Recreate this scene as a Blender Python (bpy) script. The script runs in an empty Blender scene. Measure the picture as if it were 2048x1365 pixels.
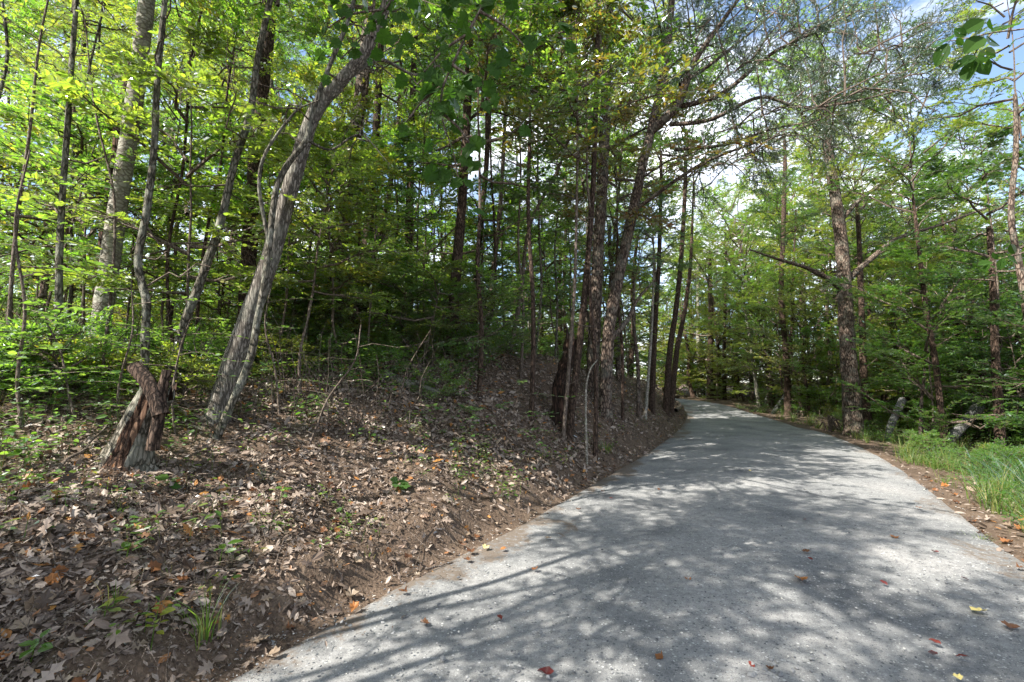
import bpy, math
import numpy as np
from mathutils import Vector
R = np.random.default_rng(7)
SC = bpy.context.scene
COL = SC.collection
rad = math.radians

# ------------------------------------------------------------------ camera
F = 910.0; HORIZ = 785.0; CAMZ = 1.6
PITCH = math.atan((HORIZ-682.5)/F)
cam_d = bpy.data.cameras.new('camera'); cam_d.sensor_width = 36; cam_d.lens = F/2048*36
cam_d.clip_start = 0.05; cam_d.clip_end = 600
cam = bpy.data.objects.new('camera', cam_d); COL.objects.link(cam)
cam.location = (0, 0, CAMZ); cam.rotation_euler = (math.pi/2+PITCH, 0, 0)
SC.camera = cam

# ------------------------------------------------------------------ sky and sun
SUN_AZ = rad(-124)      # clockwise from +Y; negative is to the left of the view
SUN_EL = rad(46)
sun_dir = Vector((math.sin(SUN_AZ)*math.cos(SUN_EL), math.cos(SUN_AZ)*math.cos(SUN_EL), math.sin(SUN_EL)))
W = bpy.data.worlds.new('World'); SC.world = W; W.use_nodes = True
nt = W.node_tree; nt.nodes.clear()
def N(t, k, **kw):
    n = t.nodes.new(k)
    for a, b in kw.items(): setattr(n, a, b)
    return n
wo = N(nt, 'ShaderNodeOutputWorld'); bg = N(nt, 'ShaderNodeBackground')
sky = N(nt, 'ShaderNodeTexSky', sky_type='NISHITA', sun_disc=False, sun_elevation=SUN_EL, sun_rotation=SUN_AZ)
sky.air_density = 1.0; sky.dust_density = 1.2; sky.ozone_density = 1.0
tc = N(nt, 'ShaderNodeTexCoord'); mp = N(nt, 'ShaderNodeMapping'); mp.inputs['Scale'].default_value = (1.0, 1.0, 2.6)
mp.inputs['Location'].default_value = (0.35, 0.2, 0.0)
cn = N(nt, 'ShaderNodeTexNoise'); cn.inputs['Scale'].default_value = 2.3; cn.inputs['Detail'].default_value = 8; cn.inputs['Roughness'].default_value = 0.6
cr = N(nt, 'ShaderNodeValToRGB'); cr.color_ramp.elements[0].position = 0.45; cr.color_ramp.elements[1].position = 0.64
mx = N(nt, 'ShaderNodeMix', data_type='RGBA'); mx.inputs['B'].default_value = (7.5, 7.6, 8.0, 1)
L = nt.links.new
L(tc.outputs['Generated'], mp.inputs['Vector']); L(mp.outputs['Vector'], cn.inputs['Vector']); L(cn.outputs['Fac'], cr.inputs['Fac'])
L(cr.outputs['Color'], mx.inputs['Factor']); L(sky.outputs['Color'], mx.inputs['A']); L(mx.outputs['Result'], bg.inputs['Color'])
bg.inputs['Strength'].default_value = 0.105
L(bg.outputs['Background'], wo.inputs['Surface'])
sl = bpy.data.lights.new('sun', 'SUN'); sl.energy = 5.0; sl.angle = rad(0.4); sl.color = (1.0, 0.95, 0.86)
so = bpy.data.objects.new('sun', sl); COL.objects.link(so); so.location = (-20, 0, 30)
so.rotation_euler = sun_dir.to_track_quat('Z', 'Y').to_euler()
SC.view_settings.view_transform = 'Standard'; SC.view_settings.look = 'None'
SC.view_settings.exposure = 1.7; SC.view_settings.gamma = 1.0; SC.view_settings.use_curve_mapping = False
SC.cycles.max_bounces = 8; SC.cycles.diffuse_bounces = 6; SC.cycles.transmission_bounces = 4; SC.cycles.glossy_bounces = 2
SC.cycles.transparent_max_bounces = 4; SC.cycles.caustics_reflective = False; SC.cycles.caustics_refractive = False

# ------------------------------------------------------------------ pixel <-> world
cp, sp_ = math.cos(PITCH), math.sin(PITCH)
def raydir(px, py):
    x = (px-1024)/F; u = (682.5-py)/F
    return np.array([x, cp-u*sp_, sp_+u*cp])
def at(px, py, D):
    r = raydir(px, py); return np.array([0, 0, CAMZ]) + r*(D/r[1])
def pix(p):
    x, y, z = p[0], p[1], p[2]-CAMZ
    f = y*cp+z*sp_; u = -y*sp_+z*cp
    return 1024+F*x/f, 682.5-F*u/f

# ------------------------------------------------------------------ noise
_lat = R.random((256, 256))
def vnoise(x, y, s=1.0):
    x = np.asarray(x, float)/s+101.3; y = np.asarray(y, float)/s+57.7
    xi = np.floor(x).astype(int); yi = np.floor(y).astype(int); fx = x-xi; fy = y-yi
    fx = fx*fx*(3-2*fx); fy = fy*fy*(3-2*fy)
    a = _lat[xi & 255, yi & 255]; b = _lat[(xi+1) & 255, yi & 255]; c = _lat[xi & 255, (yi+1) & 255]; d = _lat[(xi+1) & 255, (yi+1) & 255]
    return (a*(1-fx)+b*fx)*(1-fy)+(c*(1-fx)+d*fx)*fy - 0.5

# ------------------------------------------------------------------ terrain
RY = [-60, 0, 10, 14, 18, 25, 35, 45, 60, 120]; RZ = [0, 0, 0, .04, .15, .42, .98, 1.38, 1.62, 2.2]
def roadz(y):
    y = np.asarray(y, float)
    return (np.interp(y-1.5, RY, RZ)+np.interp(y, RY, RZ)+np.interp(y+1.5, RY, RZ))/3
def road_hit(px, py):
    r = raydir(px, py)
    ts = np.linspace(1.5, 70, 3000); P = np.array([0, 0, CAMZ])[None]+ts[:, None]*r[None]
    k = np.argmax(P[:, 2] < roadz(P[:, 1]))
    return P[k, :2]
LP = [road_hit(*p) for p in [(430,1365),(770,1180),(1000,1068),(1150,985),(1250,930),(1315,890),(1352,862),(1370,838),(1368,822),(1358,809)]]
RP = [road_hit(*p) for p in [(2250,1235),(2048,1120),(1905,1010),(1800,935),(1720,892),(1640,863),(1560,842),(1490,822),(1430,808)]]
d0 = np.array([0.485, 0.875])
LP = [LP[0]-d0*40]+LP+[LP[-1]+np.array([-.3, 5.]), LP[-1]+np.array([-5, 14.]), LP[-1]+np.array([-30, 34.])]
RP = [RP[0]-d0*40]+RP+[RP[-1]+np.array([-.6, 5.]), RP[-1]+np.array([-5, 14.5]), RP[-1]+np.array([-30, 37.])]
def smooth_poly(P, n=12):
    P = np.array(P, float); out = []
    for i in range(len(P)-1):
        p0 = P[max(i-1, 0)]; p1 = P[i]; p2 = P[i+1]; p3 = P[min(i+2, len(P)-1)]
        if i == 0: p0 = p1-(p2-p1)
        L1 = np.linalg.norm(p2-p1)
        m1 = (p2-p0)/max(np.linalg.norm(p2-p1)+np.linalg.norm(p1-p0), 1e-6)*L1 if i > 0 else (p2-p1)
        m2 = (p3-p1)/max(np.linalg.norm(p3-p2)+np.linalg.norm(p2-p1), 1e-6)*L1
        for t in np.linspace(0, 1, n, endpoint=False):
            h = [2*t**3-3*t**2+1, t**3-2*t**2+t, -2*t**3+3*t**2, t**3-t**2]
            out.append(h[0]*p1+h[1]*m1+h[2]*p2+h[3]*m2)
    out.append(P[-1]); return np.array(out)
LE = smooth_poly(LP, 6); RE = smooth_poly(RP, 6)
def sdist(P, x, y):
    """signed distance (positive on the left of the direction of travel) and arc length"""
    x = np.asarray(x, float).ravel(); y = np.asarray(y, float).ravel()
    best = np.full(x.shape, 1e9); sg = np.zeros(x.shape); arc = np.zeros(x.shape); acc = 0
    for a, b in zip(P[:-1], P[1:]):
        d = b-a; l = np.linalg.norm(d)
        if l < 1e-6: continue
        u = d/l; t = np.clip((x-a[0])*u[0]+(y-a[1])*u[1], 0, l)
        ex = x-(a[0]+t*u[0]); ey = y-(a[1]+t*u[1]); dd = ex*ex+ey*ey
        m = dd < best; best[m] = dd[m]; sg[m] = np.sign(-u[1]*ex[m]+u[0]*ey[m]); arc[m] = acc+t[m]; acc += l
    return np.sqrt(best)*sg, arc-40.0
def height(x, y, rough=True):
    sh = np.shape(x); x = np.asarray(x, float).ravel(); y = np.asarray(y, float).ravel()
    sL, t = sdist(LE, x, y); sR, _ = sdist(RE, x, y); sR = -sR
    rz = roadz(y)
    sL = sL-0.12*vnoise(x, y, .9)*(sL > -1)
    H_ = np.interp(t, [-20, 0, 3, 6, 9, 14, 20, 28, 50], [.9, 1.1, 1.55, 2.05, 2.25, 2.1, 1.7, 1.1, .5])
    W_ = np.interp(t, [-20, 0, 3, 6, 9, 14, 20, 28, 50], [4, 3.9, 3.6, 2.9, 2.5, 2.1, 1.9, 1.9, 2.0])
    G_ = np.interp(t, [-20, 0, 4, 9, 20, 50], [.16, .16, .13, .04, .03, .02])
    u = np.clip(sL/W_, 0, 1); P = 0.55*u+0.45*(u*u*(3-2*u))
    far = np.maximum(sL-W_, 0)
    lip = np.clip(sL/.4, 0, 1); zl = H_*P + G_*far/(1+far/30) + (.16+.14*vnoise(x, y, .7))*lip*lip*(3-2*lip)
    s = np.maximum(sR, 0); v = np.clip(s/1.2, 0, 1)
    zr = -0.10*v*v*(3-2*v) - 0.03*np.minimum(s, 6) + 0.08*np.maximum(s-12, 0)/(1+np.maximum(s-12, 0)/40)
    off = np.clip(np.maximum(sL, sR), 0, 1)
    ns = vnoise(x, y, 2.3)*.30+vnoise(x, y, .8)*.18+vnoise(x, y, .3)*.08
    if rough: ns = ns+vnoise(x, y, .12)*.035
    z = rz + np.where(sL > 0, zl, 0)+np.where(sR > 0, zr, 0) + ns*off
    z = np.where((sL < 0) & (sR < 0), rz-0.05*np.clip(np.minimum(-sL, -sR)/.35, 0, 1), z)
    return z.reshape(sh)
def hz(x, y): return float(height(np.array([x]), np.array([y]), False)[0])
def ground_hit(px, py, lo=1.5, hi=60):
    r = raydir(px, py); ts = np.linspace(lo, hi, 2500)
    P = np.array([0, 0, CAMZ])[None]+ts[:, None]*r[None]
    below = P[:, 2] < height(P[:, 0], P[:, 1], False)
    k = np.argmax(below) if below.any() else len(ts)-1
    return P[k]

# ------------------------------------------------------------------ mesh helpers
def make_mesh(name, V, polys, mats, smooth=False, midx=None):
    """polys: list of int arrays (n,k)"""
    V = np.asarray(V, np.float32).reshape(-1, 3)
    me = bpy.data.meshes.new(name)
    tot = np.concatenate([np.full(len(p), p.shape[1], np.int32) for p in polys])
    lv = np.concatenate([np.asarray(p, np.int32).ravel() for p in polys])
    me.vertices.add(len(V)); me.vertices.foreach_set('co', V.ravel())
    me.loops.add(len(lv)); me.loops.foreach_set('vertex_index', lv)
    me.polygons.add(len(tot)); st = np.concatenate([[0], np.cumsum(tot)[:-1]]).astype(np.int32)
    me.polygons.foreach_set('loop_start', st)
    for m in mats: me.materials.append(m)
    if midx is not None: me.polygons.foreach_set('material_index', np.asarray(midx, np.int32))
    me.polygons.foreach_set('use_smooth', np.full(len(tot), bool(smooth)))
    me.update(calc_edges=True); me.validate()
    return me
def link(name, me, parent=None):
    o = bpy.data.objects.new(name, me); COL.objects.link(o)
    if parent is not None: o.parent = parent
    return o
def tag(o, label=None, cat=None, group=None, kind=None):
    if label: o['label'] = label
    if cat: o['category'] = cat
    if group: o['group'] = group
    if kind: o['kind'] = kind
    return o
def empty(name, loc, rz=0.0):
    o = bpy.data.objects.new(name, None); COL.objects.link(o); o.location = loc; o.rotation_euler = (0, 0, rz)
    o.empty_display_size = .2
    return o
def nrm(a): return a/np.maximum(np.linalg.norm(a, axis=-1, keepdims=True), 1e-9)
class MB:
    """collects vertices and polygons with material indices"""
    def __init__(s): s.V = []; s.P = []; s.M = []; s.n = 0
    def add(s, V, polys, m=0):
        V = np.asarray(V, float).reshape(-1, 3); s.V.append(V)
        for p in polys:
            p = np.asarray(p); s.P.append(p+s.n); s.M.append(np.full(len(p), m))
        s.n += len(V)
    def mesh(s, name, mats, smooth=False):
        return make_mesh(name, np.concatenate(s.V), s.P, mats, smooth, np.concatenate(s.M))
def tubes(P, Rr, sides=4, cap=False):
    """P (M,K,3) polylines, Rr (M,K) radii -> verts, [quads]"""
    P = np.asarray(P, float); Rr = np.asarray(Rr, float)
    M, K, _ = P.shape
    T = np.empty_like(P); T[:, 1:-1] = P[:, 2:]-P[:, :-2]; T[:, 0] = P[:, 1]-P[:, 0]; T[:, -1] = P[:, -1]-P[:, -2]
    T = nrm(T)
    ref = np.where(np.abs(T[:, :1, 2:3]) > .8, np.array([1., 0, 0]), np.array([0, 0, 1.]))
    A = nrm(np.cross(np.broadcast_to(ref, T.shape), T)); B = np.cross(T, A)
    a = np.arange(sides)*2*math.pi/sides
    V = P[:, :, None]+Rr[:, :, None, None]*(np.cos(a)[None, None, :, None]*A[:, :, None]+np.sin(a)[None, None, :, None]*B[:, :, None])
    idx = np.arange(M*K*sides).reshape(M, K, sides)
    nx = np.roll(idx, -1, axis=2)
    q = np.stack([idx[:, :-1], nx[:, :-1], nx[:, 1:], idx[:, 1:]], -1).reshape(-1, 4)
    out = [q]
    if cap: out.append(idx[:, -1, :].reshape(-1, sides))
    return V.reshape(-1, 3), out
# leaf templates: x along the blade, y across, z up (unit length)
T4 = (np.array([[0,0,0],[.45,-.27,.06],[1,0,-.04],[.45,.27,.06]]), [np.array([[0,1,2],[0,2,3]])])
T6 = (np.array([[0,0,0],[.28,-.22,.05],[.68,-.2,.03],[1,0,-.08],[.68,.2,.03],[.28,.22,.05],[.5,0,-.02]]),
      [np.array([[0,1,2,6],[6,2,3,3],[0,6,4,5],[6,3,4,4]])[[0,2]], np.array([[6,2,3],[6,3,4]])])
def star_leaf(pts, drop=.1, zc=0.0, fold=0.12):
    """outline polygon (x,y) as a fan round the midpoint"""
    o = np.array(pts, float); c = np.array([[.45, 0]]); a = np.vstack([c, o])
    r = np.hypot(a[:, 0]-.45, a[:, 1])
    z = fold*np.abs(a[:, 1])*1.2-drop*r*r+zc
    n = len(o); idx = np.arange(n)
    return np.column_stack([a, z]), [np.stack([np.zeros(n, int), idx+1, (idx+1) % n+1], -1)]
def mirror(p):
    return [(0, 0)]+[(x, -y) for x, y in p]+[(1, 0)]+[(x, y) for x, y in p[::-1]]
T_MAPLE = star_leaf(mirror([(.04,.14),(.02,.30),(.20,.30),(.38,.50),(.50,.36),(.68,.36),(.76,.18)]), .25)
T_OAK = star_leaf(mirror([(.14,.05),(.22,.24),(.34,.09),(.46,.36),(.56,.10),(.72,.27),(.80,.10)]), .35)
T_OVAL = star_leaf(mirror([(.1,.13),(.28,.25),(.5,.29),(.72,.22),(.88,.1)]), .12, fold=.22)
def place_leaves(T, pos, d, n, ln, wd=None):
    """pos,d,n (N,3), ln (N,)"""
    V0, P0 = T; d = nrm(d); s = nrm(np.cross(n, d)); n2 = np.cross(d, s)
    wd = ln if wd is None else wd
    V = pos[:, None]+V0[None, :, 0:1]*ln[:, None, None]*d[:, None]+V0[None, :, 1:2]*wd[:, None, None]*s[:, None]+V0[None, :, 2:3]*ln[:, None, None]*n2[:, None]
    k = len(V0); base = (np.arange(len(pos))*k)
    polys = [(p[None]+base[:, None, None]).reshape(-1, p.shape[1]) for p in P0]
    return V.reshape(-1, 3), polys

# ------------------------------------------------------------------ materials
def mat(name):
    m = bpy.data.materials.new(name); m.use_nodes = True; m.node_tree.nodes.clear(); return m, m.node_tree
def ramp(t, stops, interp='LINEAR'):
    r = N(t, 'ShaderNodeValToRGB'); e = r.color_ramp.elements; r.color_ramp.interpolation = interp
    e[0].position = stops[0][0]; e[0].color = (*stops[0][1], 1); e[1].position = stops[-1][0]; e[1].color = (*stops[-1][1], 1)
    for p, c in stops[1:-1]:
        x = e.new(p); x.color = (*c, 1)
    return r
def leaf_mat(name, refl, trans, tf=0.5, gloss=0.06, dead=None, obj=0.35):
    """refl, trans: colour stops picked at random per leaf"""
    m, t = mat(name); L = t.links.new
    g = N(t, 'ShaderNodeNewGeometry'); oi = N(t, 'ShaderNodeObjectInfo')
    ad = N(t, 'ShaderNodeMath', operation='MULTIPLY_ADD'); ad.inputs[1].default_value = obj
    L(oi.outputs['Random'], ad.inputs[0])
    ml = N(t, 'ShaderNodeMath', operation='MULTIPLY'); ml.inputs[1].default_value = 1-obj; L(g.outputs['Random Per Island'], ml.inputs[0]); L(ml.outputs[0], ad.inputs[2])
    r1 = ramp(t, refl); r2 = ramp(t, trans); L(ad.outputs[0], r1.inputs[0]); L(ad.outputs[0], r2.inputs[0])
    df = N(t, 'ShaderNodeBsdfDiffuse'); tr = N(t, 'ShaderNodeBsdfTranslucent'); gl = N(t, 'ShaderNodeBsdfGlossy'); gl.inputs['Roughness'].default_value = .38
    gl.inputs['Color'].default_value = (.9, .95, 1, 1)
    L(r1.outputs[0], df.inputs[0]); L(r2.outputs[0], tr.inputs[0])
    a = N(t, 'ShaderNodeMixShader'); a.inputs[0].default_value = tf; L(df.outputs[0], a.inputs[1]); L(tr.outputs[0], a.inputs[2])
    b = N(t, 'ShaderNodeMixShader'); fr = N(t, 'ShaderNodeFresnel'); fr.inputs[0].default_value = 1.4
    fm = N(t, 'ShaderNodeMath', operation='MULTIPLY'); fm.inputs[1].default_value = gloss*10; L(fr.outputs[0], fm.inputs[0])
    L(fm.outputs[0], b.inputs[0]); L(a.outputs[0], b.inputs[1]); L(gl.outputs[0], b.inputs[2])
    o = N(t, 'ShaderNodeOutputMaterial'); L(b.outputs[0], o.inputs[0]); return m
M_LEAF = leaf_mat('broadleaf', [(0,(.03,.08,.012)),(.5,(.05,.12,.015)),(.93,(.08,.15,.02)),(1,(.16,.15,.02))],
                  [(0,(.16,.42,.02)),(.5,(.30,.56,.045)),(.93,(.45,.66,.06)),(1,(.66,.54,.05))], .58)
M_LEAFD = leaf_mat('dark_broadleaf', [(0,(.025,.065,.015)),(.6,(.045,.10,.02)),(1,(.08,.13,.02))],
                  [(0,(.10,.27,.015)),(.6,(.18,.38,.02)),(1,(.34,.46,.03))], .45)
M_LEAFY = leaf_mat('yellowing_leaf', [(0,(.08,.13,.015)),(.5,(.14,.17,.02)),(1,(.24,.19,.02))],
                  [(0,(.30,.54,.04)),(.6,(.47,.64,.05)),(1,(.70,.56,.05))], .55)
M_LEAFO = leaf_mat('turning_maple_leaf', [(0,(.05,.085,.015)),(.45,(.09,.10,.02)),(.8,(.14,.085,.02)),(1,(.20,.07,.02))],
                  [(0,(.22,.38,.03)),(.45,(.36,.37,.03)),(.8,(.46,.27,.03)),(1,(.52,.16,.02))], .5)
M_NEEDLE = leaf_mat('pine_needle', [(0,(.03,.065,.02)),(.6,(.05,.095,.03)),(1,(.10,.12,.04))],
                  [(0,(.08,.17,.03)),(1,(.16,.24,.04))], .3)
M_NEEDLEW = leaf_mat('white_pine_needle', [(0,(.03,.10,.03)),(1,(.06,.15,.04))], [(0,(.08,.26,.04)),(1,(.16,.36,.05))], .35)
M_GRASS = leaf_mat('grass_blade', [(0,(.05,.10,.02)),(.6,(.09,.15,.03)),(.85,(.2,.2,.07)),(1,(.32,.25,.12))],
                  [(0,(.14,.30,.03)),(.6,(.26,.42,.04)),(.85,(.4,.4,.1)),(1,(.4,.3,.12))], .4, gloss=.02, obj=.1)
M_GRASSB = leaf_mat('blue_green_grass', [(0,(.03,.08,.03)),(1,(.06,.13,.055))], [(0,(.10,.24,.05)),(1,(.16,.32,.08))], .35, gloss=.025, obj=.1)
M_NEAR = leaf_mat('shaded_broadleaf', [(0,(.02,.055,.012)),(1,(.045,.085,.015))], [(0,(.04,.14,.012)),(1,(.11,.24,.02))], .4, gloss=.012)  # broadleaf colours darkened, so the shade is put into the leaf itself
M_LITTER = leaf_mat('dry_leaf', [(0,(.06,.045,.035)),(.35,(.16,.12,.095)),(.65,(.27,.215,.175)),(.92,(.32,.27,.23)),(.97,(.26,.12,.05)),(1,(.34,.17,.05))],
                  [(0,(.05,.02,.01)),(.6,(.18,.09,.04)),(.93,(.35,.22,.1)),(1,(.5,.2,.04))], .18, gloss=.03, obj=0)
M_ORANGE = leaf_mat('orange_brown_leaf', [(0,(.09,.045,.025)),(.5,(.18,.08,.035)),(1,(.30,.13,.045))], [(0,(.25,.08,.02)),(1,(.5,.2,.04))], .25, gloss=.03, obj=1)
M_TAN = leaf_mat('tan_leaf', [(0,(.14,.10,.07)),(1,(.30,.24,.18))], [(0,(.25,.16,.08)),(1,(.4,.3,.18))], .2, gloss=.03, obj=1)
M_YEL = leaf_mat('pale_yellow_leaf', [(0,(.5,.42,.16)),(1,(.55,.46,.2))], [(0,(.5,.4,.1)),(1,(.5,.4,.1))], .25, gloss=.03, obj=1)
M_RED = leaf_mat('dark_red_leaf', [(0,(.10,.022,.02)),(1,(.16,.04,.03))], [(0,(.2,.03,.02)),(1,(.25,.04,.02))], .2, gloss=.03, obj=1)

def bark(name, c0, c1, c2, zs=.18, sc=22, bump=.6, lichen=0.0, bands=False):
    m, t = mat(name); L = t.links.new
    g = N(t, 'ShaderNodeTexCoord'); mp = N(t, 'ShaderNodeMapping'); mp.inputs['Scale'].default_value = (1, 1, zs)
    L(g.outputs['Object'], mp.inputs[0])
    a = N(t, 'ShaderNodeTexNoise'); a.inputs['Scale'].default_value = sc; a.inputs['Detail'].default_value = 6; a.inputs['Roughness'].default_value = .65
    v = N(t, 'ShaderNodeTexVoronoi', feature='DISTANCE_TO_EDGE'); v.inputs['Scale'].default_value = sc*1.3
    L(mp.outputs[0], a.inputs[0])
    wv = N(t, 'ShaderNodeVectorMath', operation='ADD'); sc_ = N(t, 'ShaderNodeVectorMath', operation='SCALE'); sc_.inputs['Scale'].default_value = .06
    L(a.outputs['Color'], sc_.inputs[0]); L(mp.outputs[0], wv.inputs[0]); L(sc_.outputs[0], wv.inputs[1]); L(wv.outputs[0], v.inputs[0])
    vm = N(t, 'ShaderNodeMath', operation='MULTIPLY', use_clamp=True); vm.inputs[1].default_value = 5; L(v.outputs[0], vm.inputs[0])
    cb = N(t, 'ShaderNodeMath', operation='MULTIPLY'); L(vm.outputs[0], cb.inputs[0]); L(a.outputs['Fac'], cb.inputs[1])
    r = ramp(t, [(.08, c0), (.42, c1), (.68, c2)]); L(cb.outputs[0], r.inputs[0]); col = r.outputs[0]
    big = N(t, 'ShaderNodeTexNoise'); big.inputs['Scale'].default_value = 4.5; big.inputs['Detail'].default_value = 7; L(g.outputs['Object'], big.inputs[0])
    if lichen:
        lr = ramp(t, [(.5, (0, 0, 0)), (.6, (1, 1, 1))]); L(big.outputs['Fac'], lr.inputs[0])
        lm = N(t, 'ShaderNodeMath', operation='MULTIPLY'); lm.inputs[1].default_value = lichen; L(lr.outputs[0], lm.inputs[0])
        mm = N(t, 'ShaderNodeMix', data_type='RGBA'); L(lm.outputs[0], mm.inputs['Factor']); L(col, mm.inputs['A']); mm.inputs['B'].default_value = (.27, .28, .23, 1); col = mm.outputs['Result']
    p = N(t, 'ShaderNodeBsdfPrincipled'); p.inputs['Roughness'].default_value = .9; p.inputs['Specular IOR Level'].default_value = .2
    L(col, p.inputs['Base Color'])
    b = N(t, 'ShaderNodeBump'); b.inputs['Strength'].default_value = bump; b.inputs['Distance'].default_value = .02; L(cb.outputs[0], b.inputs['Height']); L(b.outputs[0], p.inputs['Normal'])
    o = N(t, 'ShaderNodeOutputMaterial'); L(p.outputs[0], o.inputs[0]); return m
B_GREY = bark('ridged_grey_bark', (.07,.06,.05), (.19,.165,.14), (.33,.30,.26), .16, 26, 1.0, .25)
B_BIRCH = bark('smooth_pale_bark', (.12,.105,.085), (.24,.22,.19), (.36,.34,.30), 1.6, 9, .35, .5)
B_BROWN = bark('dark_brown_bark', (.018,.012,.009), (.075,.048,.034), (.15,.105,.08), .25, 24, 1.0)
B_PINE = bark('plated_pine_bark', (.025,.018,.014), (.12,.085,.065), (.24,.19,.155), .35, 14, 1.0, .2)
B_MOSS = bark('mottled_bark', (.03,.028,.02), (.12,.105,.08), (.24,.22,.19), .3, 20, .8, .42)
B_DEAD = bark('rotten_orange_wood', (.016,.009,.006), (.08,.042,.026), (.20,.125,.08), .10, 16, 1.0)
B_DARKDEAD = bark('rotten_dark_wood', (.012,.008,.006), (.04,.024,.017), (.10,.055,.038), .10, 16, 1.0)
B_TWIG = bark('twig_bark', (.05,.038,.028), (.13,.10,.08), (.24,.2,.17), .3, 30, .3)
B_POST = bark('weathered_post_wood', (.06,.06,.06), (.20,.20,.195), (.38,.37,.35), .08, 30, .9)

def ground_mat(name, stops, sc1, sc2, bump, dist):
    m, t = mat(name); L = t.links.new
    g = N(t, 'ShaderNodeTexCoord')
    a = N(t, 'ShaderNodeTexNoise'); a.inputs['Scale'].default_value = sc1; a.inputs['Detail'].default_value = 9; a.inputs['Roughness'].default_value = .7
    b = N(t, 'ShaderNodeTexNoise'); b.inputs['Scale'].default_value = sc2; b.inputs['Detail'].default_value = 5
    L(g.outputs['Object'], a.inputs[0]); L(g.outputs['Object'], b.inputs[0])
    ad = N(t, 'ShaderNodeMath', operation='MULTIPLY_ADD'); ad.inputs[1].default_value = .5; L(b.outputs['Fac'], ad.inputs[0])
    ml = N(t, 'ShaderNodeMath', operation='MULTIPLY'); ml.inputs[1].default_value = .5; L(a.outputs['Fac'], ml.inputs[0]); L(ml.outputs[0], ad.inputs[2])
    r = ramp(t, stops); L(ad.outputs[0], r.inputs[0])
    p = N(t, 'ShaderNodeBsdfPrincipled'); p.inputs['Roughness'].default_value = .95; p.inputs['Specular IOR Level'].default_value = .15
    L(r.outputs[0], p.inputs['Base Color'])
    bp = N(t, 'ShaderNodeBump'); bp.inputs['Strength'].default_value = bump; bp.inputs['Distance'].default_value = dist; L(ad.outputs[0], bp.inputs['Height']); L(bp.outputs[0], p.inputs['Normal'])
    o = N(t, 'ShaderNodeOutputMaterial'); L(p.outputs[0], o.inputs[0]); return m, t, p, r
M_SOIL = ground_mat('soil', [(.3,(.035,.024,.017)),(.5,(.085,.06,.043)),(.68,(.17,.125,.09))], 2.5, 45, 1.0, .03)[0]

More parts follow.
